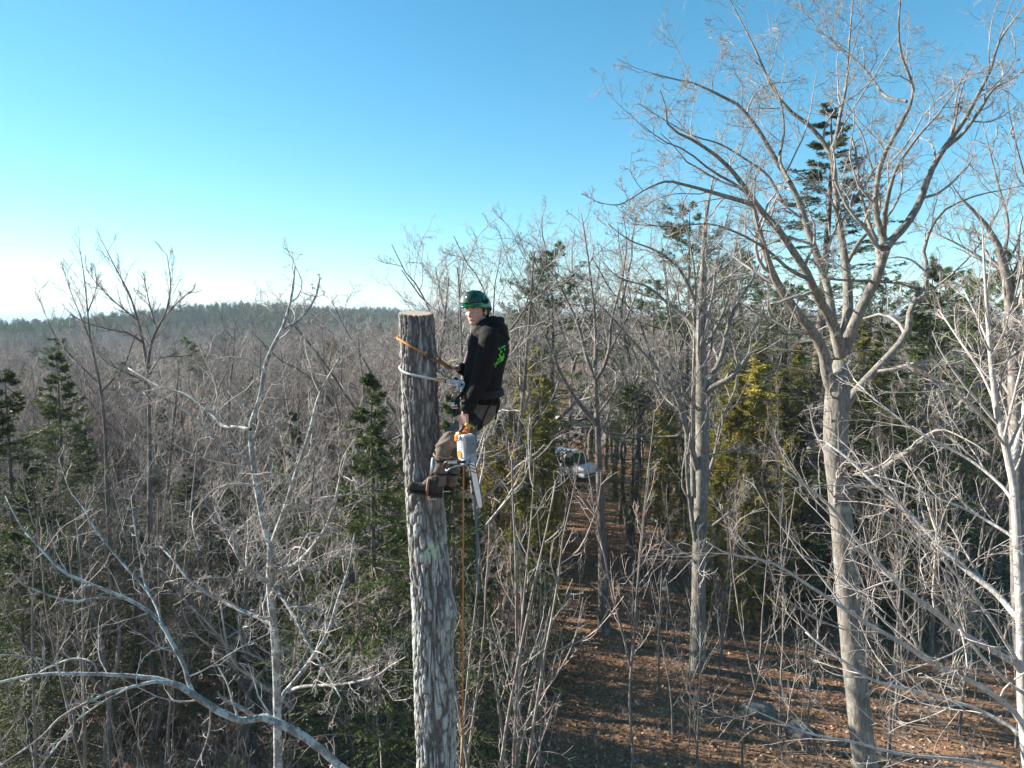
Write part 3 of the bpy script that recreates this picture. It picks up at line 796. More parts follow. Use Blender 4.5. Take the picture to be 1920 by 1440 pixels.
USED = set()
def place(src, x, y, h, h0, label=None, wide=1.0, group=None, sink=0.0):
    z = float(ground_z(x, y)) - sink
    s = h / h0
    a = float(rng.uniform(0, 6.283))
    if src.name not in USED:
        USED.add(src.name)
        src.location = (x, y, z); src.rotation_euler = (0, 0, a); src.scale = (s * wide, s * wide, s)
        if label: src['label'] = label
        return src
    return copy_tree(src, (x, y, z), a, (s * wide, s * wide, s), label or None, group)

def place_px(src, px, Y, top, h0, label=None, wide=1.0):
    """stand a tree Y metres off on the line of sight of pixel column px, as tall as its photographed top"""
    q = at(px, top, Y)
    return place(src, q[0], Y, q[2] - float(ground_z(q[0], Y)), h0, label, wide)

# named conifers
place_px(SPR[0], 690, 19, 690, 12, 'dark spruce with pointed tip right behind the cut trunk, left side', 1.15)
place_px(SPR[2], 1562, 36, 185, 24, 'very tall dark spruce towering behind the oak crown', 2.0)
place_px(SPR[0], 102, 30, 655, 12, 'dark pointed spruce at the edge of the hazy left woods', 1.25)
place_px(SPR[1], 3, 25, 690, 12, 'black-green spruce standing left of the pointed one in the left woods', 1.3)
place_px(SPR[1], 845, 17, 735, 12, 'dark spruce behind the climber, showing between trunk and legs', .9)
place_px(SPR[1], 1748, 33, 495, 12, 'broad dark spruce filling the space right of the oak trunk', 1.15)
place_px(PIN[0], 1040, 46, 470, 16, 'feathery pine behind the climber with thin layered top', 1.35)
place_px(PIN[1], 1292, 50, 385, 16, 'tall feathery pine directly behind the upright maple', 1.2)
for px, Y, top, w in [(60, 22, 860, 1.5), (545, 32, 770, 1.2), (1660, 38, 600, 1.1), (1845, 37, 560, 1.1), (640, 30, 860, 1.3), (1530, 38, 860, 1.5), (1590, 37, 930, 1.6),
                      (1720, 40, 880, 1.5), (1800, 41, 900, 1.6), (880, 21, 960, 1.4), (430, 28, 900, 1.3), (240, 25, 930, 1.3), (1010, 27, 1000, 1.3), (1030, 30, 1020, 1.3),
                      (580, 25, 980, 1.4), (350, 31, 870, 1.3), (480, 27, 1000, 1.4), (25, 20, 990, 1.4), (620, 21, 1050, 1.4), (765, 23, 900, 1.2), (300, 43, 760, 1.2), (470, 50, 705, 1.1), (1690, 36, 760, 1.2), (1900, 40, 820, 1.3), (150, 34, 800, 1.2), (720, 26, 960, 1.4), (1560, 44, 700, 1.0)]:
    place_px(SPR[int(rng.integers(2))], px, Y, top, 12, 'low young dark spruce spreading under the bare trees' if top > 840 else L_SPR, w)
for px, Y, top, w in [(1225, 55, 540, 1.3), (1905, 38, 470, 1.3), (1190, 46, 720, 1.3), (985, 60, 545, 1.3), (1480, 52, 540, 1.2), (1390, 58, 470, 1.1), (1110, 74, 540, 1.3), (350, 75, 640, 1.3), (105, 80, 635, 1.3), (840, 80, 600, 1.3), (410, 24, 1150, 1.5), (1760, 44, 500, 1.3), (1660, 50, 520, 1.2), (1830, 48, 520, 1.2), (1440, 62, 520, 1.2), (620, 70, 640, 1.2), (1340, 66, 500, 1.2), (230, 60, 680, 1.3)]:
    place_px(PIN[int(rng.integers(2))], px, Y, top, 16, L_PIN, w)
for px, Y, top, w in [(1005, 41, 650, 1.3), (1022, 43, 700, 1.2), (975, 44, 690, 1.2), (1375, 36, 670, 1.3), (1420, 37, 640, 1.4), (1470, 38, 690, 1.3), (1360, 40, 760, 1.3), (1650, 42, 640, 1.0), (1255, 45, 760, 1.2),
                      (1445, 35, 800, 1.3), (985, 33, 830, 1.2), (1018, 36, 800, 1.1), (1345, 34, 880, 1.2), (1480, 34, 820, 1.3), (1500, 37, 760, 1.2), (1640, 34, 780, 1.0), (1395, 39, 700, 1.3), (1240, 50, 720, 1.2), (1000, 38, 760, 1.2), (1620, 45, 600, 1.0), (1500, 43, 650, 1.1), (1400, 33, 860, 1.2), (930, 42, 720, 1.2), (1320, 43, 800, 1.2)]:
    place_px(CED[int(rng.integers(2))], px, Y, top, 8, L_CED, w * 1.25)

# scattered bare trees and saplings
def in_corridor(px, Y):
    return (1038 < px < 1152 and Y < 67) or (1150 < px < 1300 and Y < 46)
def scatter(n, px0, px1, Y0, Y1, h0, h1, kinds, hh, label=None):
    c = 0
    while c < n:
        px = rng.uniform(px0, px1); Y = math.sqrt(rng.uniform(Y0 ** 2, Y1 ** 2))
        if in_corridor(px, Y): 
            c += .34; continue
        x = (px - 960) / FPX * Y
        place(kinds[int(rng.integers(len(kinds)))], x, Y, rng.uniform(h0, h1), hh, label, rng.uniform(.9, 1.25))
        c += 1
scatter(26, -100, 735, 18, 33, 8.5, 12.0, BARE, 14)
scatter(54, -120, 760, 33, 72, 9.5, 13.5, BARE, 14)
for px, Y, top in [(335, 38, 598), (420, 43, 585), (480, 36, 610), (610, 38, 575), (665, 44, 560), (30, 45, 640), (95, 50, 628), (560, 50, 580), (250, 48, 612), (710, 36, 590)]:
    place_px(BARE[(0, 4, 1, 5)[px % 4]], px, Y, top, 14, None, 1.15)
for px, Y, top in [(835, 27, 470), (905, 30, 440), (950, 36, 425), (880, 40, 450), (800, 38, 480), (980, 42, 430), (1060, 72, 400), (1010, 48, 440), (640, 42, 560), (590, 46, 570), (690, 40, 590), (1190, 46, 400), (1240, 52, 430), (1390, 50, 440), (1440, 47, 480), (1500, 50, 480), (780, 34, 470), (860, 46, 430), (930, 50, 420), (1000, 54, 410), (1120, 78, 420), (1160, 58, 380), (1280, 60, 400), (1345, 56, 470)]:
    place_px(BARE[int(rng.integers(6))], px, Y, top, 14, None, 1.0)
for px, Y, top in [(1712, 25, 700), (1650, 28, 760), (1775, 30, 680), (1480, 33, 700), (1430, 34, 760), (1850, 29, 640), (1365, 30, 820)]:
    place_px(BARE[3], px, Y, top, 14, None, .5)
scatter(24, 760, 1040, 34, 72, 10.0, 15.0, BARE, 14)
scatter(12, 1150, 2000, 36, 46, 10, 15.0, BARE, 14)
scatter(66, 1040, 2050, 46, 78, 10, 16.5, BARE, 14)
scatter(70, -150, 2070, 75, 125, 9.5, 14.5, BARE, 14)
scatter(95, -100, 735, 15, 40, 2.5, 6.5, SAP, 5)
scatter(24, 860, 1060, 15, 30, 3.5, 8.0, SAP, 5)
scatter(125, 1060, 2000, 23, 48, 2.0, 8.0, SAP, 5)
for px, Y, top in [(1100, 34, 960), (1165, 38, 880), (1185, 27, 1000), (1220, 40, 850), (1255, 33, 980), (1275, 42, 860), (1140, 44, 900), (1205, 46, 830)]:
    place_px(SAP[int(rng.integers(5))], px, Y, top, 5, None, .9)
for px, Y, top in [(890, 14, 830), (900, 15, 900), (972, 15, 690), (965, 15.5, 760), (945, 16, 800), (1000, 17, 880), (1190, 21, 760), (1410, 22, 880), (1480, 24, 900), (1530, 23, 1000), (1700, 22, 760), (1645, 23, 880), (1840, 24, 700), (1320, 22, 980), (1240, 27, 900), (1270, 24, 1010), (285, 20, 820), (80, 17, 900), (20, 15, 860), (860, 18, 1000)]:
    place_px(SAP[int(rng.integers(5))], px, Y, top, 5, None, .9)
# ------------------------------------------------------------------ uncountable growth: far woods, brush, leaves
def instanced_stuff(name, label, cat, pts, rots, scales, picks, protos):
    """one object: plants of a few shapes standing on the points"""
    me = bpy.data.meshes.new(name)
    me.vertices.add(len(pts)); me.vertices.foreach_set('co', np.asarray(pts, np.float32).ravel())
    for nm, ty, arr in (('rot', 'FLOAT_VECTOR', rots), ('scl', 'FLOAT_VECTOR', scales)):
        at_ = me.attributes.new(nm, ty, 'POINT'); at_.data.foreach_set('vector', np.asarray(arr, np.float32).ravel())
    at_ = me.attributes.new('pick', 'INT', 'POINT'); at_.data.foreach_set('value', np.asarray(picks, np.int32))
    me.update()
    o = link(name, me); o['kind'] = 'stuff'; o['label'] = label; o['category'] = cat
    ng = bpy.data.node_groups.new(name, 'GeometryNodeTree')
    ng.interface.new_socket('Geometry', in_out='INPUT', socket_type='NodeSocketGeometry')
    ng.interface.new_socket('Geometry', in_out='OUTPUT', socket_type='NodeSocketGeometry')
    N, L = ng.nodes, ng.links
    gi, go = N.new('NodeGroupInput'), N.new('NodeGroupOutput')
    g2i = N.new('GeometryNodeGeometryToInstance')
    for pr in reversed(protos):
        jn = N.new('GeometryNodeJoinGeometry')
        for ch in pr.children:
            oi = N.new('GeometryNodeObjectInfo'); oi.inputs[0].default_value = ch; oi.transform_space = 'ORIGINAL'
            L.new(oi.outputs['Geometry'], jn.inputs[0])
        gg = N.new('GeometryNodeGeometryToInstance'); L.new(jn.outputs[0], gg.inputs[0])
        L.new(gg.outputs[0], (jall := N.new('GeometryNodeJoinGeometry') if pr is protos[-1] else jall).inputs[0])
    N.remove(g2i)
    ip = N.new('GeometryNodeInstanceOnPoints')
    L.new(gi.outputs[0], ip.inputs['Points']); L.new(jall.outputs[0], ip.inputs['Instance'])
    ip.inputs['Pick Instance'].default_value = True
    def attr(nm, ty):
        a = N.new('GeometryNodeInputNamedAttribute'); a.data_type = ty; a.inputs[0].default_value = nm; return a.outputs[0]
    L.new(attr('pick', 'INT'), ip.inputs['Instance Index'])
    e2r = N.new('FunctionNodeEulerToRotation'); L.new(attr('rot', 'FLOAT_VECTOR'), e2r.inputs[0]); L.new(e2r.outputs[0], ip.inputs['Rotation'])
    L.new(attr('scl', 'FLOAT_VECTOR'), ip.inputs['Scale'])
    L.new(ip.outputs[0], go.inputs[0])
    md = o.modifiers.new('growth', 'NODES'); md.node_group = ng
    return o

def fan_points(n, a0, a1, r0, r1, power=2.0):
    az = np.radians(rng.uniform(a0, a1, n)); r = rng.uniform(r0 ** power, r1 ** power, n) ** (1 / power)
    x, y = r * np.sin(az), r * np.cos(az)
    return x, y

x, y = fan_points(15000, -48, 48, 118, 900, 1.6)
az_ = np.degrees(np.arctan2(x, y)); r_ = np.hypot(x, y)
keep = ~((r_ > 470) & (r_ < 780) & (az_ < -9) & (rng.random(len(x)) < .75))
xn, yn = fan_points(520, -46, -3, 50, 120, 1.8); xo, yo = fan_points(260, 8, 46, 78, 120, 1.8)
x, y = np.concatenate([x[keep], xn, xo]), np.concatenate([y[keep], yn, yo])
h = rng.uniform(9, 14.5, len(x)); z = ground_z(x, y)
s = h / 14
instanced_stuff('far_woodland', 'hazy grey brown mass of leafless woods reaching to the horizon', 'woods',
    np.stack([x, y, z], -1), np.stack([0 * x, 0 * x, rng.uniform(0, 6.28, len(x))], -1), np.stack([s * 1.15, s * 1.15, s], -1), rng.integers(0, 6, len(x)), BARE)

xs, ys = fan_points(1500, -48, 44, 420, 800, 2.0)
xr, yr = fan_points(3000, -46, -9, 450, 770, 2.0)
xm, ym = fan_points(260, -48, 48, 110, 420, 2.0)
x, y = np.concatenate([xs, xr, xm]), np.concatenate([ys, yr, ym])
h = rng.uniform(10, 16.5, len(x)); z = ground_z(x, y); pk = rng.integers(0, 4, len(x))
s = np.where(pk < 2, h / 16, h / 12 * .9)
instanced_stuff('far_conifers', 'dark blue green conifers on the far wooded rise', 'woods',
    np.stack([x, y, z], -1), np.stack([0 * x, 0 * x, rng.uniform(0, 6.28, len(x))], -1), np.stack([s * 1.2, s * 1.2, s], -1), pk, PIN + SPR[:2])

# knee to head high brush
xa, ya = fan_points(2600, -42, -4, 15, 60, 1.4)
xb, yb = fan_points(1700, -4, 42, 22, 62, 1.5)
az_ = np.degrees(np.arctan2(xb, yb)); ok = ~((az_ > 2.5) & (az_ < 15) & (rng.random(len(xb)) < .35)); xb, yb = xb[ok], yb[ok]
xc, yc = fan_points(1500, -44, 44, 67, 115, 1.6)
x, y = np.concatenate([xa, xb, xc]), np.concatenate([ya, yb, yc])
h = np.concatenate([rng.uniform(.8, 3.4, len(xa)), rng.uniform(.3, 1.5, len(xb)), rng.uniform(1, 4.5, len(xc))]); s = h / 5
lean = rng.normal(size=(len(x), 2)) * .22
instanced_stuff('underbrush', 'tangled leafless brush covering the woodland floor', 'brush',
    np.stack([x, y, ground_z(x, y) - .05], -1), np.stack([lean[:, 0], lean[:, 1], rng.uniform(0, 6.28, len(x))], -1), np.stack([s * 1.6, s * 1.6, s], -1), rng.integers(0, 5, len(x)), SAP)

# fallen leaves
def leaf_cloud(n):
    x, y = fan_points(n, -40, 40, 17, 52, 1.35)
    z = ground_z(x, y) + rng.uniform(.005, .06, n)
    a = rng.uniform(0, 6.28, n); ln = rng.uniform(.08, .17, n); wd = ln * rng.uniform(.28, .45, n)
    d = nrm(np.stack([np.cos(a), np.sin(a), rng.normal(size=n) * .45], -1))
    return needle_cards(np.stack([x, y, z], -1), d, nrm(np.stack([rng.normal(size=n) * .5, rng.normal(size=n) * .5, np.ones(n)], -1)), ln, wd, rng)
m, nt, b = mat_nodes('dry fallen leaves')
geo = nt.nodes.new('ShaderNodeNewGeometry')
c = ramp(nt, geo.outputs['Random Per Island'], [(0, (.09, .05, .03)), (.4, (.24, .135, .075)), (.75, (.36, .215, .125)), (1, (.46, .32, .21))])
nt.links.new(c, b.inputs['Base Color']); b.inputs['Roughness'].default_value = .7
o = link('leaf_litter', new_mesh('leaf_litter', *leaf_cloud(80000), False, [m])); o['kind'] = 'stuff'
o['label'] = 'dry brown leaves strewn over the woodland floor'; o['category'] = 'leaves'
# ------------------------------------------------------------------ the cut trunk with the climber
SY = 5.70
axis_px = [(780,588,64), (784,650,65), (787,750,66), (792,850,68), (797,930,69), (803,1020,72), (808,1100,75), (811,1150,79), (811,1190,78), (812,1250,77), (816,1350,78), (819,1440,78), (821,1500,79)]
ax = np.array([[*at(x_, y_, SY), w_ * .5 * SY / FPX] for x_, y_, w_ in axis_px])
low = [ax[-1] + np.array([.004 * k, 0, -k * 1.0, .009 * k]) for k in range(1, 11)]
low.append(np.array([low[-1][0], low[-1][1], -.3, .33]))
full = np.vstack([ax, low])[::-1]
zt = full[:, 2]
zs = np.concatenate([np.linspace(zt[0], 10.6, 34)[:-1], np.arange(10.6, zt[-1], .0085)])
cx, cy, cr = (np.interp(zs, zt, full[:, k]) for k in (0, 1, 3))
for arr in (cx, cy, cr):
    ker = np.ones(25) / 25; arr[60:-40] = np.convolve(arr, ker, 'same')[60:-40]
NT = 200
th = np.linspace(0, 2 * np.pi, NT, endpoint=False)
TH, ZZ = np.meshgrid(th, zs)
CRr = cr[:, None]
wx = (vnoise(np.stack([np.cos(TH) * 1.2, np.sin(TH) * 1.2, ZZ * 2.2], -1), 71) - .5)
ua = TH + wx * .55
f0 = 6.4
nz = lambda k, sd, zf: vnoise(np.stack([np.cos(ua) * f0 * k, np.sin(ua) * f0 * k, ZZ * zf], -1), sd)
n1 = nz(1.0, 51, 6.5); n2 = nz(1.35, 52, 10.0); n3 = nz(2.6, 53, 40.0)
fur = lambda n_, w_: np.exp(-((n_ - .5) / w_) ** 2)
n4 = nz(2.2, 55, 5.5)
disp = .009 - .016 * fur(n1, .11) - .012 * fur(n2, .09) - .004 * fur(n4, .10) + .008 * (n3 - .5) + .012 * (vnoise(np.stack([np.cos(TH), np.sin(TH), ZZ * 1.6], -1), 54) - .5)
bul = at(845, 1150, SY); disp += .022 * np.exp(-((ZZ - bul[2]) / .13) ** 2) * np.clip(np.cos(TH), 0, 1) ** 2
RRr = CRr + disp
tv = np.stack([cx[:, None] + RRr * np.cos(TH), cy[:, None] + RRr * np.sin(TH), ZZ + 0 * TH], -1)
topw = sstep(zs[-1] - .12, zs[-1], zs)[:, None]
tv[..., 2] += topw * ((tv[..., 1] - cy[-1]) * .14 - (tv[..., 0] - cx[-1]) * .04)
i, j = np.meshgrid(np.arange(len(zs) - 1), np.arange(NT), indexing='ij')
a = i * NT + j; b_ = i * NT + (j + 1) % NT
m, nt, b = mat_nodes('furrowed trunk bark')
f = noise(nt, 36, 6, .7, stretch=(1, 1, .16)); g_ = noise(nt, 7, 6, .7); k_ = noise(nt, 60, 4, .6)
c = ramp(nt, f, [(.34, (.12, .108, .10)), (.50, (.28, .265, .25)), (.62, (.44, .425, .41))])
at_ = nt.nodes.new('ShaderNodeAttribute'); at_.attribute_name = 'crust_furrow_shade'      # grey weathered ridge tops; furrow shade between them painted into the colour
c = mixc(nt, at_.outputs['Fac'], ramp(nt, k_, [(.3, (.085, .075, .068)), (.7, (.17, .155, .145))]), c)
tc = nt.nodes.new('ShaderNodeTexCoord'); sp = nt.nodes.new('ShaderNodeSeparateXYZ'); nt.links.new(tc.outputs['Object'], sp.inputs[0])
hm = nt.nodes.new('ShaderNodeMapRange'); hm.inputs[1].default_value = 13.9; hm.inputs[2].default_value = 12.9; hm.inputs[3].default_value = -.10; hm.inputs[4].default_value = .17
nt.links.new(sp.outputs['Z'], hm.inputs[0])
ad = nt.nodes.new('ShaderNodeMath'); nt.links.new(g_, ad.inputs[0]); nt.links.new(hm.outputs[0], ad.inputs[1])
lk = mixc(nt, 1.0, ramp(nt, ad.outputs[0], [(.50, (0, 0, 0)), (.62, (.9, .9, .9))]), at_.outputs['Color'], 'MULTIPLY')
c = mixc(nt, lk, c, ramp(nt, k_, [(.35, (.30, .32, .30)), (.65, (.52, .55, .51))]))
pp = at(811, 1036, SY - .16)
vd = nt.nodes.new('ShaderNodeVectorMath'); vd.operation = 'DISTANCE'; vd.inputs[1].default_value = tuple(pp - np.array([full[0, 0], full[0, 1], 0]))
nt.links.new(tc.outputs['Object'], vd.inputs[0])
ad2 = nt.nodes.new('ShaderNodeMath'); ad2.operation = 'MULTIPLY_ADD'; nt.links.new(noise(nt, 22, 5, .7), ad2.inputs[0]); ad2.inputs[1].default_value = .34; nt.links.new(vd.outputs['Value'], ad2.inputs[2])
lp = ramp(nt, ad2.outputs[0], [(.21, (.8, .8, .8)), (.245, (0, 0, 0))])
c = mixc(nt, lp, c, (.42, .55, .36))
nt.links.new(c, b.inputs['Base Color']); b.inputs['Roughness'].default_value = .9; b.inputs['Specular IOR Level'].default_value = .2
bump(nt, b, k_, .5, .006)
M['spar'] = m
sbase = np.array([full[0, 0], full[0, 1], 0.0])
spar = thing('cut_tree', 'tall topped tree trunk with furrowed bark and a fresh flat cut', 'tree', sbase)
tmesh = (new_mesh('trunk', tv.reshape(-1, 3) - sbase, np.stack([a, b_, b_ + NT, a + NT], -1).reshape(-1, 4), True, [m]))
ca = tmesh.attributes.new('crust_furrow_shade', 'FLOAT', 'POINT'); ca.data.foreach_set('value', (1 - np.clip(fur(n1, .13) + .8 * fur(n2, .11), 0, 1)).ravel().astype(np.float32))
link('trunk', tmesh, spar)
# sawn face
m, nt, b = mat_nodes('fresh sawn wood')
tc = nt.nodes.new('ShaderNodeTexCoord')
vd = nt.nodes.new('ShaderNodeVectorMath'); vd.operation = 'DISTANCE'; cc = np.array([cx[-1], cy[-1], tv[-1, :, 2].mean()]) - sbase; vd.inputs[1].default_value = tuple(cc)
nt.links.new(tc.outputs['Object'], vd.inputs[0])
mu = nt.nodes.new('ShaderNodeMath'); mu.operation = 'MULTIPLY'; mu.inputs[1].default_value = 420; nt.links.new(vd.outputs['Value'], mu.inputs[0])
sn = nt.nodes.new('ShaderNodeMath'); sn.operation = 'SINE'; nt.links.new(mu.outputs[0], sn.inputs[0])
c = ramp(nt, sn.outputs[0], [(0, (.36, .28, .19)), (.8, (.47, .39, .285))])
c = mixc(nt, ramp(nt, noise(nt, 40, 4), [(.4, (0, 0, 0)), (.8, (.5, .5, .5))]), c, (.24, .18, .12))
nt.links.new(c, b.inputs['Base Color']); b.inputs['Roughness'].default_value = .8
ringv = tv[-1].copy(); ctr = np.array([cx[-1], cy[-1], ringv[:, 2].mean()])
inner = ctr + (ringv - ctr) * .95 + np.array([0, 0, .006]); mid = ctr + (ringv - ctr) * .5 + np.array([0, 0, .006])
dv = np.vstack([ringv, inner, mid, ctr[None] + np.array([[0, 0, .006]])])
i, j = np.meshgrid(np.arange(2), np.arange(NT), indexing='ij'); a = i * NT + j; b_ = i * NT + (j + 1) % NT
tri = np.stack([2 * NT + np.arange(NT), 2 * NT + (np.arange(NT) + 1) % NT, np.full(NT, 3 * NT)], 1)
link('cut_face', new_mesh('cut_face', dv - sbase, [np.stack([a, b_, b_ + NT, a + NT], -1).reshape(-1, 4), tri], False, [m]), spar)
# the long low limb that reaches out to the left
D = 5.9
LV_FORE = [dict(k=8, nc=9, tmin=.12, ratio=.22, ang=(30, 70), rr=.45, trop=.02, wander=.14, rmin=.0032, sides=4, lmax=.8),
           dict(k=4, nc=6, tmin=.25, ratio=.45, ang=(30, 60), rr=.6, trop=.02, wander=.16, rmin=.0022, sides=3)]
fl = [
    T(D, -.15, -.9, (826,1600,26), (790,1550,24), (740,1510,22), (690,1473,20), (640,1440,18), (585,1391,17), (525,1357,18), (480,1342,17), (450,1352,16), (412,1335,15.5), (360,1301,15), (322,1279,13), (262,1269,10.5), (180,1264,8.5), (75,1264,7), (0,1279,6), (-60,1300,4)),
    T(D, -.5, .2, (362,1302,11), (352,1275,10), (346,1250,9.5), (330,1219,9), (300,1166,8.5), (270,1140,8), (225,1117,7.5), (169,1095,6.5), (120,1072,6), (82,1035,5), (37,982,3.5), (10,930,2)),
    T(D, -.2, -.7, (240,1122,5.5), (187,1121,5), (142,1127,4.5), (94,1117,4), (45,1095,3), (20,1070,2)),
    T(D, -.3, .5, (302,1170,6), (296,1145,6), (277,1110,5.5), (225,1050,5), (180,994,4.5), (155,950,3.5), (131,919,2.5), (110,860,1.5)),
    T(D, 0, .4, (277,1110,4.5), (270,1087,4), (259,1024,3.5), (249,964,2.5), (246,930,1.5)),
    T(D, -.6, -1.1, (325,1281,9), (292,1278,8), (255,1286,7.5), (210,1297,7), (165,1316,6.5), (112,1346,5.5), (75,1384,5), (0,1436,4), (-40,1470,3)),
    T(D, -.75, -1.2, (240,1290,5), (187,1320,4.5), (142,1354,4), (110,1395,3.5), (75,1440,3), (50,1480,2)),
    T(D, -.35, -.5, (478,1345,11), (460,1332,9.5), (439,1320,8), (420,1312,6), (409,1300,4)),
    T(D, -.75, -.6, (182,1263,5), (177,1246,4.5), (157,1236,4.5), (127,1237,4), (82,1256,3), (40,1285,2)),
    T(D, -.8, -1.0, (113,1263,5), (101,1245,4.5), (67,1234,4), (0,1228,3.5), (-40,1232,2)),
    T(D, -.45, -.2, (395,1328,5), (392,1370,4), (380,1410,3), (360,1450,2)),
    T(D, -.4, .2, (350,1270,4), (385,1255,3), (450,1215,2.5), (520,1180,1.5)),
]
rg = np.random.default_rng(61)
for q, (lp_, lr_) in enumerate(fl):
    link('limb', limb_mesh('limb', lp_, lr_, 12 if q == 0 else 8, M['lichen'], sbase, seed=90 + q), spar)
v, f = join_tubes(grow_from(fl, LV_FORE, rg))
link('twigs', new_mesh('twigs', v - sbase, f, True, [M['near']]), spar)['kind'] = 'stuff'
# ------------------------------------------------------------------ the climber
M['skin'] = plain('skin', (.56, .33, .25), .5, 0, .10, 40)
M['lip'] = plain('lips', (.42, .17, .14), .5, 0, .1, 40)
M['hair'] = plain('dark brown hair', (.022, .014, .010), .6, 0, .4, 90)
M['hoodie'] = plain('black fleece', (.009, .0085, .0085), .85, 0, .35, 60, 0, .5)
M['trousers'] = plain('brown work trousers', (.125, .104, .086), .85, 0, .3, 16, 0, .5)
M['boot'] = plain('worn dark leather', (.038, .032, .028), .65, 0, .35, 25, 0, .4)
M['sole'] = plain('black rubber', (.025, .022, .02), .8)
M['web'] = plain('black webbing', (.016, .016, .018), .7)
M['pad'] = plain('dark blue grey padding', (.030, .034, .045), .75)
M['steel'] = plain('bright steel', (.62, .63, .65), .3, 1.0, .05)
M['strap_tan'] = plain('tan leather strap', (.20, .14, .09), .7)
M['green'] = plain('glossy green shell', (.006, .125, .040), .14, 0, .05, 10, .6)
M['green_print'] = plain('bright green print', (.10, .55, .06), .7)
M['tan'] = plain('tan ring', (.45, .30, .15), .5)
M['eye'] = plain('eye', (.05, .035, .03), .3)

def J(px, py, dy=0.0): return at(px, py, SY + dy)
X = np.array([1.0, 0, 0])

def remesh(mb, voxel, smooth=4, fac=.5):
    o = link('tmp', mb.mesh('tmp'))
    md = o.modifiers.new('r', 'REMESH'); md.mode = 'VOXEL'; md.voxel_size = voxel; md.use_smooth_shade = True
    if smooth:
        sm = o.modifiers.new('s', 'SMOOTH'); sm.factor = fac; sm.iterations = smooth
    dg = bpy.context.evaluated_depsgraph_get()
    me = bpy.data.meshes.new_from_object(o.evaluated_get(dg))
    old = o.data; bpy.data.objects.remove(o); bpy.data.meshes.remove(old)
    n = len(me.vertices); co = np.empty(n * 3, np.float32); me.vertices.foreach_get('co', co)
    nf = len(me.polygons); vi = np.empty(len(me.loops), np.int32); me.loops.foreach_get('vertex_index', vi)
    no = np.empty(n * 3, np.float32); me.vertices.foreach_get('normal', no)
    bpy.data.meshes.remove(me)
    return co.reshape(-1, 3).astype(float), vi.reshape(-1, 4), no.reshape(-1, 3).astype(float)

pbase = J(805, 934, -.1)
person = thing('person', 'climber in black hoodie and green helmet leaning back from the cut trunk, saw in hand', 'person', pbase)
def pobj(name, v, f, mat, parent=None, smooth=True):
    return link(name, new_mesh(name, v - pbase, f, smooth, [mat]), parent or person)
def pmb(name, mb, mat, parent=None, smooth=True, bevel=0):
    return mb.build(name, mat, parent or person, pbase, smooth, bevel)

# head frame: looks to the left of the camera and a little down
yaw, nod = R(29), R(7)
fwd = np.array([-math.sin(yaw) * math.cos(nod), -math.cos(yaw) * math.cos(nod), -math.sin(nod)])
lft = nrm(np.cross(np.array([0, 0, 1.0]), fwd))      # the climber's left side
upv = np.cross(fwd, lft)
HR = np.column_stack([lft, -fwd, upv])               # local x, y, z
HC = J(893, 581, -.03)
def H(x, y, z): return HC + HR @ np.array([x, y, z])

body = MB()
body.ball(H(0, .012, .03), (.075, .093, .088), HR)
body.ball(H(0, -.022, -.035), (.062, .068, .085), HR)
body.ball(H(0, -.052, -.094), (.034, .034, .026), HR)
body.cone(H(-.045, -.01, -.075), H(0, -.055, -.10), .022, .020).cone(H(.045, -.01, -.075), H(0, -.055, -.10), .022, .020)
body.cone(H(0, -.088, .012), H(0, -.107, -.032), .009, .0135).cone(H(-.013, -.092, -.036), H(.013, -.092, -.036), .010, .010)
body.cone(H(-.035, -.080, .022), H(.035, -.080, .022), .014, .014)
for sgn in (-1, 1):
    body.ball(H(sgn * .042, -.058, -.030), (.022, .022, .020), HR)
    body.ball(H(sgn * .078, .012, -.018), (.010, .020, .032), HR)
body.cone(H(-.016, -.082, -.066), H(.016, -.082, -.066), .011, .011)
neck0 = J(912, 622)
body.cone(neck0, H(0, .02, -.05), .060, .054)
# trunk of the body under the clothes
body.cone(J(913, 646), J(906, 700), .165, .155, (X, .72)).cone(J(906, 700), J(901, 762), .15, .125, (X, .70))
body.cone(J(916, 634, -.15), J(912, 634, .15), .05, .05)
sh_n, el_n, wr_n = J(917, 634, -.20), J(901, 712, -.235), J(872, 772, -.262)
sh_f, el_f, wr_f = J(909, 636, .20), J(893, 703, .26), J(860, 690, .10)
body.cone(sh_n, el_n, .052, .042).cone(el_n, wr_n, .042, .028)
body.cone(sh_f, el_f, .052, .042).cone(el_f, wr_f, .042, .028)
hip_n, kn_n, an_n = J(895, 775, -.09), J(833, 836, -.225), J(824, 904, -.195)
hip_f, kn_f, an_f = J(897, 772, .09), J(853, 838, .15), J(843, 905, .15)
body.cone(hip_n, kn_n, .072, .046).cone(kn_n, an_n, .046, .036).cone(an_n, J(786, 915, -.205), .034, .030)
body.cone(hip_f, kn_f, .072, .046).cone(kn_f, an_f, .046, .036).cone(an_f, J(815, 913, .165), .034, .030)

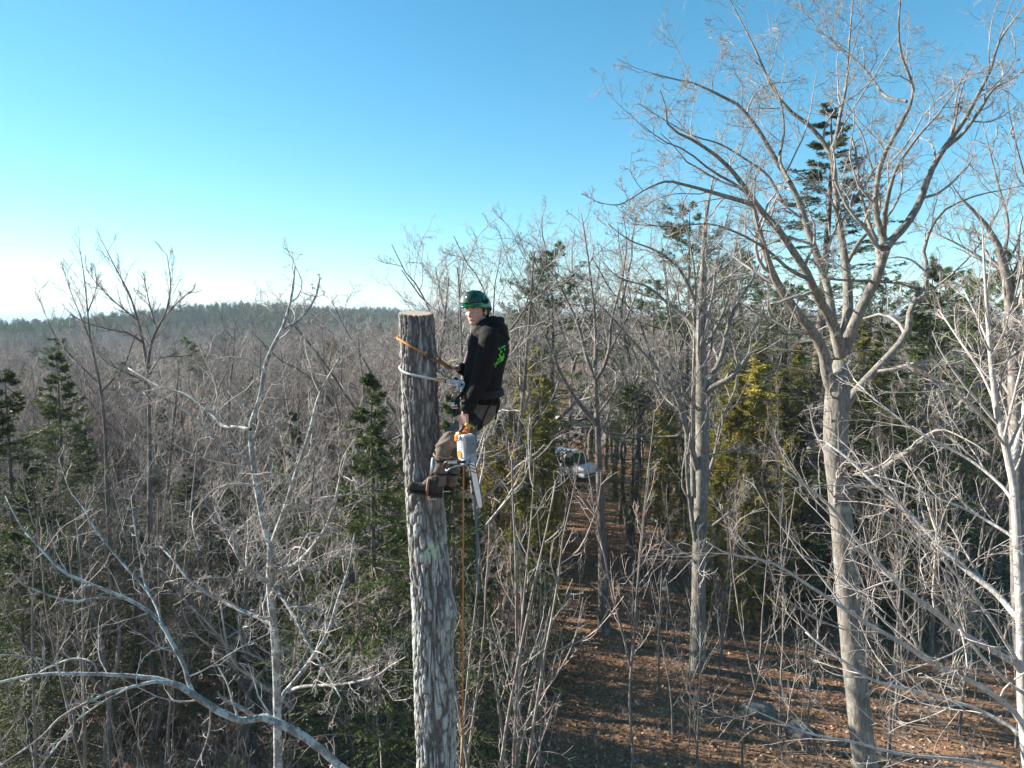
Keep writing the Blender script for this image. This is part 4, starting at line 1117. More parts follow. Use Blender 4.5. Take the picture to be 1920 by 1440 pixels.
def hand(mb, w, d, n, s, curl, spread=.021, thumb=(.75, .65, .2)):
    d, n, s = nrm(np.asarray(d, float)), nrm(np.asarray(n, float)), nrm(np.asarray(s, float))
    for q in (-.030, -.010, .010, .030):
        mb.cone(w + d * .012 + s * q * .6, w + d * .088 + s * q, .016, .0125)
    for q, fl_ in enumerate((.93, 1.05, 1.0, .8)):
        p = w + d * (.094 - (.006 if q in (0, 3) else 0)) + s * (.033 - spread * q); ang = curl[0]
        for sg, (ln_, r0, r1) in enumerate(((.043, .0105, .0098), (.027, .0098, .009), (.021, .009, .0078))):
            dd = d * math.cos(ang) - n * math.sin(ang); e = p + dd * ln_ * fl_
            mb.cone(p, e, r0, r1, n=10); p = e; ang += curl[1]
    t0 = w + d * .028 + s * .030; t1 = t0 + nrm(s * thumb[0] + d * thumb[1] - n * thumb[2]) * .042
    mb.cone(t0, t1, .0145, .0115, n=10); mb.cone(t1, t1 + nrm(d * .8 - n * .7 - s * .1) * .032, .0115, .009, n=10)

hand(body, wr_n + np.array([-.003, 0, -.006]), (-.10, .0, -1), (-.45, -.9, 0), (-.9, .45, -.05), (.25, .95))
hand(body, wr_f, (-1, -.35, .02), (.0, .3, 1), (.2, -.6, .1), (.5, .85))
v, f, no = remesh(body, .0066, 3, .5)
pobj('body', v, f, M['skin'])

# face details
M['sclera'] = plain('eye white', (.52, .48, .45), .3)
for sgn in (-1, 1):
    ey_ = pmb('eye', MB().ball(H(sgn * .031, -.0665, 0), .0125, HR, 16, 12), M['sclera'])
    pmb('iris', MB().ball(H(sgn * .031 - .002, -.0768, -.001), (.0052, .0026, .0052), HR, 12, 8), M['eye'], ey_)
    pmb('eyelid', MB().cone(H(sgn * .019, -.0775, .0068), H(sgn * .044, -.0705, .0060), .0052, .0048, n=10).cone(H(sgn * .020, -.0765, -.0085), H(sgn * .043, -.0705, -.0080), .0040, .0036, n=10), M['skin'], ey_)
    eb = MB().ball(H(sgn * .030, -.0925, .0245), (.0175, .0030, .0034), HR @ np.array(Matrix.Rotation(sgn * R(16), 3, 'Z')) @ np.array(Matrix.Rotation(-sgn * R(6), 3, 'Y')), 14, 8); pmb('eyebrow', eb, M['hair'])
pmb('lips', MB().ball(H(0, -.0905, -.0628), (.019, .0042, .0034), HR, 16, 8).ball(H(0, -.0902, -.0700), (.016, .0046, .0042), HR, 16, 8), M['lip'])

# hair below the helmet
hr = MB()
hr.ball(H(0, .042, .01), (.080, .078, .085), HR).ball(H(0, .075, -.045), (.058, .035, .06), HR)
for sgn in (-1, 1):
    hr.cone(H(sgn * .074, -.012, .035), H(sgn * .076, -.004, -.012), .016, .010).cone(H(sgn * .074, .035, .0), H(sgn * .066, .05, -.06), .026, .020)
hr.cone(H(-.05, -.072, .052), H(.05, -.072, .052), .018, .018)
v, f, no = remesh(hr, .006, 2); v += no * ((vnoise(v * 90, 4) - .5) * .006)[:, None]
pobj('hair', v, f, M['hair'])

# hoodie
hd = MB()
hd.cone(J(914, 648), J(907, 694), .198, .198, (X, .80)).cone(J(907, 694), J(903, 735), .198, .188, (X, .82))
hd.cone(J(917, 630, -.13), J(912, 630, .13), .082, .082).ball(J(925, 655), (.13, .19, .14))
hd.cone(sh_n, el_n, .083, .074).cone(el_n, J(877, 764, -.257), .073, .050).cone(J(879, 758, -.255), J(876, 766, -.258), .056, .052)
hd.cone(sh_f, el_f, .083, .070).cone(el_f, J(865, 691, .12), .066, .048)
ring = [J(895, 619, -.075), J(908, 608, -.100), J(926, 601, -.090), J(938, 602, -.03), J(939, 602, .03), J(927, 605, .08), J(908, 614, .085), J(894, 622, .055), J(890, 625, 0)]
for a_, b_ in zip(ring, ring[1:] + ring[:1]): hd.cone(a_, b_, .034, .034, n=10)
hd.ball(J(937, 619), (.070, .115, .062)).ball(J(947, 634), (.036, .075, .034)).cone(J(905, 625, -.06), J(935, 615, -.075), .05, .055)
hd.cone(J(894, 628, -.05), J(889, 660, -.07), .048, .05).cone(J(894, 628, .05), J(889, 660, .07), .048, .05)
v, f, no = remesh(hd, .0085, 3)
w_ = v @ np.array([[1, .2, .5], [.1, 1, .2], [-.55, 0, 1]]).T
fold = (np.abs(vnoise(w_ * np.array([7, 5, 22]), 3) - .5) - .25) * -.022 + (vnoise(w_ * np.array([5, 5, 9]), 5) - .5) * .014
v = v + no * fold[:, None]
hoodie = pobj('hoodie', v, f, M['hoodie'])
tree_h = BVHTree.FromPolygons([Vector(p) for p in v], [tuple(map(int, q)) for q in f])
def on_hoodie(px, py):
    d_ = Vector(nrm(at(px, py, SY) - CAM)); h_, n_, _, _ = tree_h.ray_cast(Vector(CAM), d_)
    return (np.array(h_), np.array(n_)) if h_ else None
# green print on the back of the hoodie
pr = MB()
for (px_, py_, sx, sy, rot) in [(941,671,4.2,5,.4), (937,667,2,3.4,-.4), (939,660,1.6,3.6,.3), (936,654,1.4,2.6,-.3), (942,651,1.4,4.2,.9), (946,655,1.2,2.6,0), (946,649,1.1,2.2,.5),
                            (934,674,1.6,2.8,.6), (931,681,1.8,3.0,.2), (927,683,1.3,2.4,-.5), (935,679,1.2,2.4,1.0), (929,687,1.2,1.8,.3), (938,677,1.2,2.2,.3), (944,664,1.1,2.4,-.2)]:
    c_ = on_hoodie(px_, py_)
    if c_ is None: continue
    ring_ = []
    for q in range(9):
        a_ = q / 9 * 6.283; rr = 1 + .35 * math.sin(3 * a_ + px_)
        ux, uy = sx * rr * math.cos(a_), sy * rr * math.sin(a_)
        h_ = on_hoodie(px_ + ux * math.cos(rot) - uy * math.sin(rot), py_ + ux * math.sin(rot) + uy * math.cos(rot))
        ring_.append((h_ or c_)[0] + (h_ or c_)[1] * .0025)
    pr.add(np.vstack([ring_, [c_[0] + c_[1] * .003]]), None, [[q, (q + 1) % 9, 9] for q in range(9)])
pmb('back_print', pr, M['green_print'], hoodie, False)
for dy in (-.045, .03):
    pmb('drawstring', MB().tube(spline([J(888, 622, dy - .06), J(885, 630, dy - .09), J(886, 640, dy - .10), J(884, 648, dy - .105)], 10), .0035, 6), M['web'], hoodie)

# trousers
tr = MB()
tr.cone(J(904, 746), J(902, 764), .160, .160, (X, .76)).ball(J(902, 768), (.105, .168, .092)).cone(J(902, 764, -.08), J(893, 780, -.09), .092, .09).cone(J(902, 764, .08), J(895, 778, .09), .092, .09)
tr.cone(hip_n, kn_n, .092, .066).cone(kn_n, J(825, 893, -.20), .064, .054).cone(J(826, 880, -.20), J(825, 900, -.198), .060, .058)
tr.cone(hip_f, kn_f, .092, .066).cone(kn_f, J(846, 888, .15), .064, .054).cone(J(847, 880, .15), J(845, 900, .15), .060, .058)
v, f, no = remesh(tr, .0085, 3)
v = v + no * ((np.abs(vnoise((v @ np.array([[1, 0, -.5], [0, 1, 0], [.5, 0, 1]])) * np.array([8, 8, 24]), 8) - .5) - .25) * -.034 + (vnoise(v * 14, 9) - .5) * .008)[:, None]
pobj('trousers', v, f, M['trousers'])

# boots with soles
def make_boot(heel, toe, ankle_top):
    ax_ = nrm(toe - heel); dn = np.array([0, 0, -1.0]); dn = nrm(dn - ax_ * (dn @ ax_)); sd = np.cross(ax_, dn)
    m_ = MB(); L = np.linalg.norm(toe - heel)
    m_.cone(heel, heel + ax_ * L * .45, .046, .045).cone(heel + ax_ * L * .45, toe - ax_ * .02, .047, .040, (dn, .85))
    m_.ball(toe - ax_ * .025, (.046, .046, .038)).cone(heel + ax_ * .03, ankle_top, .052, .058).cone(heel + ax_ * L * .35 - dn * .03, ankle_top, .045, .05)
    v, f, no = remesh(m_, .006, 3)
    h_ = (v - heel) @ dn; v -= np.outer(np.clip(h_ - .040, 0, 1), dn)
    v = v + no * ((vnoise(v * np.array([30, 30, 50]), 12) - .5) * .006)[:, None]
    bo = pobj('boot', v, f, M['boot'])
    s_ = MB(); out = []
    for t_, w_ in ((-.048, .018), (-.04, .036), (0, .046), (L * .4, .044), (L * .72, .053), (L - .01, .044), (L + .016, .022)):
        out.append((t_, w_))
    lft_ = [heel + ax_ * t_ + sd * w_ for t_, w_ in out]; rgt_ = [heel + ax_ * t_ - sd * w_ for t_, w_ in out][::-1]
    rim = np.array(lft_ + rgt_); n_ = len(rim)
    hl = np.array([.028 if ((p - heel) @ ax_) < .06 else .016 for p in rim])[:, None]
    top_, bot_ = rim * 1.0 + dn * .030, rim + dn * (.032 + hl * .8)
    q4 = [[k, (k + 1) % n_, n_ + (k + 1) % n_, n_ + k] for k in range(n_)]
    s_.add(np.vstack([top_, bot_]), q4)
    for st in (top_, bot_):
        s_.add(st, [[k, k + 1, n_ - 2 - k, n_ - 1 - k] for k in range(n_ // 2 - 1)])
    pmb('sole', s_, M['sole'], bo, False)
    for k in range(3):
        c_ = heel + ax_ * L * (.40 + .12 * k) - dn * (.052 - .008 * k)
        pmb('lace', MB().tube(spline([c_ - sd * .028 + dn * .012, c_ - dn * .002, c_ + sd * .028 + dn * .012], 7), .0035, 5), M['strap_tan'], bo)
    return bo
make_boot(J(820, 918, -.205), J(768, 911, -.212), J(825, 890, -.198))
make_boot(J(842, 905, .155), J(792, 898, .20), J(846, 888, .15))

# climbing spurs strapped to the shins
for q, (top_, bot_, under, tip_) in enumerate([(J(813, 858, -.235), J(806, 905, -.215), J(803, 934, -.20), J(806, 944, -.16)), (J(838, 858, .12), J(832, 905, .11), J(829, 920, .14), J(822, 924, .14))]):
    sp_ = MB().box((top_ + bot_) / 2, (.026, .009, np.linalg.norm(top_ - bot_)), np.column_stack([nrm(np.cross([0, 1, 0], nrm(top_ - bot_))), np.cross(nrm(top_ - bot_), nrm(np.cross([0, 1, 0], nrm(top_ - bot_)))), nrm(top_ - bot_)]))
    sp_.tube(spline([bot_, under, under + np.array([.06, .02, -.01])], 8), .007, 8).cone(under, tip_, .007, .002)
    spur = pmb('climbing_spur', sp_, M['steel'])
    kn, an = (kn_n, an_n) if q == 0 else (kn_f, an_f)
    for tt, rr, mt in ((.26, .072, 'strap_tan'), (.36, .071, 'web'), (.72, .066, 'web')):
        c_ = kn + (an - kn) * tt; d_ = nrm(an - kn); e1 = nrm(np.cross(d_, [0, 1, 0])); e2 = np.cross(d_, e1)
        pts = [c_ + (e1 * math.cos(a_) + e2 * math.sin(a_)) * rr for a_ in np.linspace(0, 2 * math.pi, 25)]
        pmb('strap', MB().tube(np.array(pts), .008, 6, False), M[mt], spur)
    hx = J(803, 908, -.205) if q == 0 else J(826, 901, .165)
    pts = [hx + np.array([.0 + .006 * math.sin(a_), .062 * math.cos(a_), .068 * math.sin(a_) - .018]) for a_ in np.linspace(0, 2 * math.pi, 25)]
    pmb('instep_strap', MB().tube(np.array(pts), .011, 6, False), M['strap_tan'], spur)

# climbing harness
def oval(c, ax1, ax2, n=33): return np.array([c + ax1 * math.cos(a_) + ax2 * math.sin(a_) for a_ in np.linspace(0, 2 * math.pi, n)])
hb = J(904, 738)
def band(mb, c, e1, e2, ax_, w, t, n=40):
    a_ = np.linspace(0, 2 * np.pi, n, endpoint=False)
    ring_ = c + np.outer(np.cos(a_), e1) + np.outer(np.sin(a_), e2); out_ = nrm(ring_ - c)
    vs = np.concatenate([ring_ + ax_ * w / 2 + out_ * t, ring_ - ax_ * w / 2 + out_ * t, ring_ - ax_ * w / 2 - out_ * t, ring_ + ax_ * w / 2 - out_ * t])
    k = np.arange(n); k2 = (k + 1) % n
    return mb.add(vs, np.concatenate([np.stack([q * n + k, q * n + k2, ((q + 1) % 4) * n + k2, ((q + 1) % 4) * n + k], 1) for q in range(4)]))
harness = pmb('climbing_harness', band(MB(), hb, np.array([.166, 0, .012]), np.array([0, .200, 0]), np.array([0, 0, 1.0]), .060, .007), M['web'], None, False, .004)
pmb('belt_strap', band(MB(), hb, np.array([.169, 0, .012]), np.array([0, .203, 0]), np.array([0, 0, 1.0]), .025, .007), M['web'], harness, False, .003)
for (hp, kn) in ((hip_n, kn_n), (hip_f, kn_f)):
    d_ = nrm(kn - hp); e1 = nrm(np.cross(d_, [0, 1, 0])); e2 = np.cross(d_, e1); c_ = hp + d_ * .07
    l_ = MB()
    band(l_, c_, e1 * .097, e2 * .097, d_, .060, .007)
    pmb('leg_loop', l_, M['web'], harness, False, .003)
    bk = c_ - e1 * .0 + np.array([-.085, math.copysign(.085, hp[1] - SY), .02])
    pmb('buckle', MB().box(bk, (.03, .012, .045)).box(bk + np.array([0, -.008, 0]), (.018, .008, .006)), M['steel'], harness, False, .003)
for (a_, b_, c_) in [(J(932, 728, -.1), J(934, 750, -.11), J(929, 787, -.10)), (J(925, 742, -.14), J(912, 772, -.2), J(899, 806, -.16)), (J(931, 735, .05), J(936, 760, .05), J(931, 775, .04))]:
    pmb('strap_end', MB().tube(spline([a_, (a_ + b_) / 2 + np.array([.008, 0, 0]), b_, c_], 12), .0085, 6), M['web'], harness)
# side rings, connectors and gear at the front
def connector(name, c, ax1, ax2, r, mat, parent=harness):
    return pmb(name, MB().tube(oval(c, ax1, ax2, 25), r, 8, False), mat, parent)
connector('ring', J(862, 719, -.20), np.array([.022, .01, 0]), np.array([0, .004, .030]), .006, M['steel'])
connector('carabiner', J(853, 718, -.205), np.array([.045, .01, -.006]), np.array([.004, 0, .018]), .006, M['steel'])
connector('carabiner', J(864, 723, -.205), np.array([.020, .012, .03]), np.array([.018, 0, -.016]), .006, M['steel'])
connector('ring', J(853, 731, -.17), np.array([.026, .008, 0]), np.array([0, .003, .028]), .010, M['tan'])
connector('ring', J(842, 703, -.08), np.array([.020, .008, 0]), np.array([0, .003, .024]), .007, M['tan'])
connector('carabiner', J(833, 697, -.07), np.array([.022, .0, -.03]), np.array([.010, .004, .008]), .005, M['steel'])
pmb('bridge', MB().tube(spline([J(866, 722, -.20), J(855, 712, -.08), J(856, 710, .05), J(868, 722, .18)], 16), .011, 8), M['web'], harness)
pmb('gear_buckle', MB().box(J(851, 760, -.215), (.05, .012, .016)).box(J(853, 765, -.215), (.05, .012, .010)).box(J(849, 756, -.21), (.03, .012, .012)), M['steel'], harness, False, .003)
pmb('gear_strap', MB().tube(spline([J(868, 735, -.20), J(858, 748, -.21), J(853, 762, -.21), J(850, 775, -.20)], 10), .012, 6), M['web'], harness)

# helmet
hv, NA, NE = [], 48, 14
for e_ in range(NE + 1):
    for a_ in range(NA):
        az_ = a_ / NA * 2 * math.pi
        rim_ = -.012 - .045 * max(0, math.sin(az_)) ** 1.5 + .040 * max(0, -math.sin(az_)) ** 3    # y local is to the back
        el_ = (e_ / NE) * math.pi / 2
        ce, se = math.cos(el_), math.sin(el_)
        lift = 1 + .02 * math.sin(4 * az_) * ce
        x_, y_ = .112 * ce ** .85 * math.cos(az_) * lift, .136 * ce ** .85 * math.sin(az_) * lift
        z_ = rim_ * ce + se * .138 + .008 * ce
        hv.append(H(x_, y_ + .008, z_ + .018))
hv = np.array(hv)
i, j = np.meshgrid(np.arange(NE), np.arange(NA), indexing='ij'); a = i * NA + j; b_ = i * NA + (j + 1) % NA
helmet = pobj('helmet', hv, np.stack([a, b_, b_ + NA, a + NA], -1).reshape(-1, 4), M['green'])
so = helmet.modifiers.new('shell', 'SOLIDIFY'); so.thickness = .006; so.offset = -1
def patch(fn, nu, nv):
    vv = np.array([fn(u_, w_) for w_ in np.linspace(0, 1, nv + 1) for u_ in np.linspace(0, 1, nu + 1)])
    i, j = np.meshgrid(np.arange(nv), np.arange(nu), indexing='ij'); a = i * (nu + 1) + j
    return vv, np.stack([a, a + 1, a + nu + 2, a + nu + 1], -1).reshape(-1, 4)
def peak(u_, w_):
    az_ = -math.pi / 2 + (u_ - .5) * 1.9
    ex = .032 * w_ * math.cos((u_ - .5) * math.pi) ** .5
    return H((.113 + ex * .6) * math.cos(az_), (.137 + ex) * math.sin(az_) + .008, .052 - .016 * w_)
v, f = patch(peak, 20, 3); pk_ = pobj('peak', v, f, M['green'], helmet); so = pk_.modifiers.new('shell', 'SOLIDIFY'); so.thickness = .005
def visor(u_, w_):
    az_ = -math.pi / 2 + (u_ - .5) * 2.1
    el_ = .16 + .72 * w_
    k_ = 1.12 + .16 * (1 - w_) * math.cos((u_ - .5) * math.pi)
    return H(.110 * k_ * math.cos(el_) ** .85 * math.cos(az_), .134 * k_ * math.cos(el_) ** .85 * math.sin(az_) + .005, .050 + .128 * math.sin(el_))
m, nt, b = mat_nodes('black wire mesh visor')
b.inputs['Base Color'].default_value = (.03, .03, .032, 1); b.inputs['Roughness'].default_value = .5
b.inputs['Alpha'].default_value = .45
v, f = patch(visor, 24, 8); vis = pobj('visor', v, f, m, helmet)
edge = [visor(u_, 0) for u_ in np.linspace(0, 1, 25)]; pmb('visor_frame', MB().tube(np.array(edge), .005, 6), M['web'], helmet)
edge = [visor(u_, 1) for u_ in np.linspace(0, 1, 25)] ; pmb('visor_frame', MB().tube(np.array(edge), .004, 6), M['web'], helmet)
for u_ in (0, 1):
    pmb('visor_frame', MB().tube(np.array([visor(u_, w_) for w_ in np.linspace(0, 1, 9)]), .005, 6), M['web'], helmet)
for sgn in (-1, 1):
    pmb('visor_hinge', MB().ball(H(sgn * .114, -.02, .07), (.014, .020, .020), HR, 12, 8), M['web'], helmet)
    pmb('rear_band', MB().tube(spline([H(sgn * .098, .05, .03), H(sgn * .082, .085, -.01), H(0, .118, -.03)], 10), .008, 6), M['web'], helmet)
# ------------------------------------------------------------------ chainsaw, ropes
M['saw_white'] = plain('off white housing', (.60, .60, .58), .5, 0, .18, 30)
M['saw_orange'] = plain('orange housing', (.75, .20, .025), .45, 0, .08, 30)
M['saw_grey'] = plain('grey housing', (.27, .30, .33), .5, 0, .08, 30)
M['saw_black'] = plain('black plastic', (.02, .02, .02), .5)
M['bar'] = plain('worn steel bar', (.72, .72, .70), .38, .35, .12, 20)
M['chain'] = plain('oiled chain', (.06, .055, .05), .45, .6)
M['yellow'] = plain('yellow grip', (.70, .42, .03), .5)
M['rope_orange'] = plain('orange rope', (.46, .20, .055), .8, 0, .25, 90, 0, .5)
M['rope_grey'] = plain('pale blue grey rope', (.42, .47, .47), .8, 0, .2, 90, 0, .5)
M['rope_dark'] = plain('dark blue grey strap', (.10, .13, .16), .8, 0, .2, 60)

phi = R(36)
ex, ey = np.array([math.cos(phi), math.sin(phi), 0.0]), np.array([-math.sin(phi), math.cos(phi), 0.0])
lean = R(4)
ez = np.array([-math.sin(lean), 0, math.cos(lean)]); ex = nrm(ex - ez * (ex @ ez)); ey = np.cross(ez, ex)
SR = np.column_stack([ex, ey, ez])
corner = at(868.5, 838, 5.245)
SO = corner + ex * .058 + ey * .056
def S(x, y, z): return SO + SR @ np.array([x, y, z])
sbase2 = S(0, 0, -.11)
saw = thing('chainsaw', 'white and orange chainsaw hanging bar-down from the climber\'s hand', 'chainsaw', sbase2)
def sp(name, mb, mat, smooth=False, bevel=0, parent=None): return mb.build(name, M[mat], parent or saw, sbase2, smooth, bevel)
def sbox(mb, c, size, taper=1.0): return mb.box(S(*c), size, SR, taper)
hsg = sp('housing', sbox(sbox(MB(), (0, 0, -.005), (.110, .104, .180), .93), (0, .004, -.10), (.10, .09, .03)), 'saw_white', False, .014)
sp('side_cover', sbox(MB(), (.006, -.056, -.005), (.094, .012, .160)), 'saw_grey', False, .005)
for q in range(9): sp('rib', sbox(MB(), (-.030 + q * .0095, -.0645, -.002), (.0042, .006, .125)), 'saw_grey', False, .0012)
for q in range(3): sp('screw', MB().ball(S(.005 + q * .012, -.068, .012), (.0032, .003, .0032), SR, 8, 6), 'saw_black', True)
for q in range(6): sp('vent_slot', sbox(MB(), (-.0575, .0, .048 - q * .014), (.004, .062, .005)), 'saw_grey')
sp('starter_disc', MB().add(*(lambda: (np.vstack([S(-.0615, .028 * math.cos(a_) + .004, .028 * math.sin(a_) - .062) for a_ in np.linspace(0, 2 * math.pi, 25)[:-1]] + [S(-.054, .030 * math.cos(a_) + .004, .030 * math.sin(a_) - .062) for a_ in np.linspace(0, 2 * math.pi, 25)[:-1]] + [S(-.063, .004, -.062)]),
    [[k, (k + 1) % 24, 24 + (k + 1) % 24, 24 + k] for k in range(24)], [[k, 48, (k + 1) % 24] for k in range(24)]))()), 'saw_orange')
sp('top_cover', sbox(sbox(MB(), (-.012, .030, .088), (.092, .062, .030), .8), (-.052, .040, .058), (.026, .040, .052), .8), 'saw_orange', False, .012)
sp('filler_cap', MB().ball(S(-.056, -.012, .066), (.010, .019, .019), SR, 14, 8), 'saw_grey', True)
sp('rear_edge', sbox(MB(), (-.02, -.052, .078), (.062, .016, .018)), 'saw_white', False, .005)
# carrying grip held in the hand
gp = [S(-.03, .03, .10), S(-.02, -.01, .135), at(866, 798.5, 5.445), at(876, 798, 5.42), at(885, 801, 5.40), S(.05, -.01, .115), S(.045, .02, .09)]
sp('top_handle', MB().tube(spline(gp, 26), .0125, 10), 'saw_black', True)
sp('grip', MB().cone(at(875, 796.5, 5.385), at(887, 802, 5.375), .014, .013), 'yellow', True)
sp('tether_ring', MB().tube(np.array([at(877, 806, 5.30) + np.array([.011 * math.cos(a_), .004 * math.cos(a_), .020 * math.sin(a_)]) for a_ in np.linspace(0, 2 * math.pi, 21)]), .006, 8, False), 'saw_orange', True)
# lower body, handles and guard
sp('clutch_cover', sbox(MB(), (.028, -.05, -.112), (.066, .022, .062), .85), 'saw_grey', False, .008)
sp('oil_tank', sbox(MB(), (-.036, -.03, -.120), (.062, .05, .040), .8), 'saw_grey', False, .008)
sp('front_handle', MB().tube(spline([at(872, 866, 5.25), at(856, 866.5, 5.20), at(839, 866.5, 5.19), at(834, 870, 5.21), at(834, 878, 5.25), at(845, 882, 5.30)], 24), .0115, 10), 'saw_black', True)
sp('handle_sleeve', MB().tube(np.array([at(856.5, 866.4, 5.185), at(848, 866.4, 5.18), at(839.5, 866.6, 5.176)]), .0135, 12), 'steel', True)
sp('hand_guard', MB().tube(spline([at(872, 872, 5.24), at(858, 874, 5.2), at(846, 877, 5.19), at(838, 883, 5.2), at(836, 880, 5.22)], 20), .0065, 8), 'saw_grey', True)
# guide bar with chain
b0, b1 = at(884.5, 868, 5.245), at(901, 953, 5.27)
dv_ = nrm(b1 - b0); wv_ = nrm(ex - dv_ * (ex @ dv_)); nv_ = np.cross(dv_, wv_); BL = np.linalg.norm(b1 - b0)
outl = [(0, .025), (BL * .5, .0265), (BL * .85, .024)] + [(BL - .022 + .022 * math.sin(a_), .022 * math.cos(a_)) for a_ in np.linspace(.2, math.pi - .2, 7)] + [(BL * .85, -.024), (BL * .5, -.0265), (0, -.025)]
rim = np.array([b0 + dv_ * t_ + wv_ * w_ for t_, w_ in outl]); n_ = len(rim)
br = MB().add(np.vstack([rim - nv_ * .0025, rim + nv_ * .0025]), [[k, (k + 1) % n_, n_ + (k + 1) % n_, n_ + k] for k in range(n_)])
for sgn in (-1, 1): br.add(np.vstack([rim + nv_ * .0025 * sgn, [rim.mean(0) + nv_ * .0025 * sgn]]), None, [[k, (k + 1) % n_, n_] for k in range(n_)])
gb = sp('guide_bar', br, 'bar')
for q in range(3): sp('bar_stripe', MB().box(b0 + dv_ * (.018 + .026 * q) - nv_ * .0036 * np.sign(nv_[1]), (.050, .0012, .007), np.column_stack([nrm(wv_ * .8 + dv_ * .6), nv_, nrm(dv_ * .8 - wv_ * .6)])), 'saw_black', parent=gb)
full_rim = spline(np.vstack([rim, ]), 60)
sp('chain', MB().tube(full_rim + 0 * nv_, .0042, 6), 'chain', True, parent=gb)
for q in range(2, 58, 3): sp('cutter', MB().box(full_rim[q] + (full_rim[q] - rim.mean(0)) / np.linalg.norm(full_rim[q] - rim.mean(0)) * .004, (.006, .006, .010)), 'chain', parent=gb)

def rope(name, label, cat, pts, r, mat, n=70, sides=8, base=None):
    p = spline(pts, n); base = p[np.argmin(p[:, 2])] if base is None else base
    # laid rope: a slight twist in the surface
    v, f = tubes(p[None], np.full((1, n), r), sides)
    k = np.repeat(np.arange(n), sides); s_ = np.tile(np.arange(sides), n)
    c_ = p[k]; v = c_ + (v - c_) * (1 + .13 * np.sin(s_ / sides * 4 * np.pi + k * 1.3))[:, None]
    t = thing(name, label, cat, base)
    link('rope', new_mesh(name, v - base, f, True, [M[mat]]), t)
    return t, base
t, bs = rope('climbing_lanyard', 'orange rope lanyard looped round the cut trunk near its top', 'lanyard',
    [J(846, 690, .02), J(832, 684, -.07), J(815, 674, -.145), J(800, 664, -.172), J(783, 656, -.175), J(765, 646, -.150), J(751, 638, -.075), J(745, 634, .02), J(752, 630, .10), J(772, 627, .168), J(795, 630, .168), J(812, 650, .13), J(826, 676, .10), J(850, 690, .07)], .0095, 'rope_orange', 110)
MB().tube(spline([J(822, 679, -.125), J(808, 669.5, -.172), J(797, 662.5, -.19)], 8), .017, 8).build('adjuster', M['strap_tan'], t, bs)
MB().box(J(806, 668, -.196), (.055, .014, .030)).build('adjuster_cam', M['saw_black'], t, bs, False, .003)
t, bs = rope('flip_line', 'pale blue-grey rope flip line round the trunk at waist height', 'lanyard',
    [J(860, 718.5, -.21), J(836, 714.5, -.195), J(815, 711, -.185), J(790, 706.5, -.180), J(768, 701.5, -.158), J(754, 695.5, -.095), J(749, 688.5, .0), J(755, 684, .09), J(772, 680, .165), J(796, 682, .168), J(818, 693, .13), J(850, 714, .16), J(864, 722, .19)], .0092, 'rope_grey', 110)
MB().tube(np.array([J(815, 711.2, -.188), J(824, 712.6, -.192), J(833, 714.2, -.196)]), .0145, 8).build('sleeve', M['tan'], t, bs)
MB().tube(np.array([J(835, 714.5, -.197), J(838, 715, -.198)]), .0165, 8).build('end_clamp', M['saw_black'], t, bs)
MB().tube(oval(J(847, 716.8, -.205), np.array([.038, .004, -.010]), np.array([.003, 0, .015])), .0065, 8, False).build('snap_hook', M['steel'], t, bs)
x0 = J(868, 1440, -.10)
gz = float(ground_z(x0[0], x0[1]))
rope('climbing_rope', 'orange climbing rope hanging straight down beside the trunk to the ground', 'rope',
    [J(870, 742, -.175), J(869, 790, -.14), J(869, 878, -.12), J(868.5, 1000, -.11), J(868, 1200, -.10), J(868, 1440, -.10), np.array([x0[0], x0[1], 6.0]), np.array([x0[0] + .02, x0[1], 2.0]), np.array([x0[0] + .02, x0[1], gz + .03])], .0066, 'rope_orange', 260)
rope('saw_tether', 'dark blue-grey strap dangling from the climber\'s belt behind the saw bar', 'strap',
    [J(896, 775, -.17), J(893, 800, -.20), J(891, 850, -.22), J(890, 900, -.20), J(891, 935, -.18), J(894, 994, -.17), J(895, 1069, -.165), J(898, 1100, -.165), J(899, 1112, -.165)], .0088, 'rope_dark', 80)

# ------------------------------------------------------------------ van, car, house far among the trunks
M['van_white'] = plain('white van paint', (.80, .82, .84), .3, 0, .03, 4, .3)
M['glass'] = plain('dark window glass', (.02, .025, .03), .08)
M['tyre'] = plain('tyre rubber', (.02, .02, .02), .8)
M['lamp'] = plain('headlamp', (.75, .78, .8), .15)
M['siding'] = plain('white clapboard', (.76, .75, .72), .7, 0, .06, 3)
M['shingle'] = plain('grey roof shingles', (.16, .155, .15), .85, 0, .25, 3)

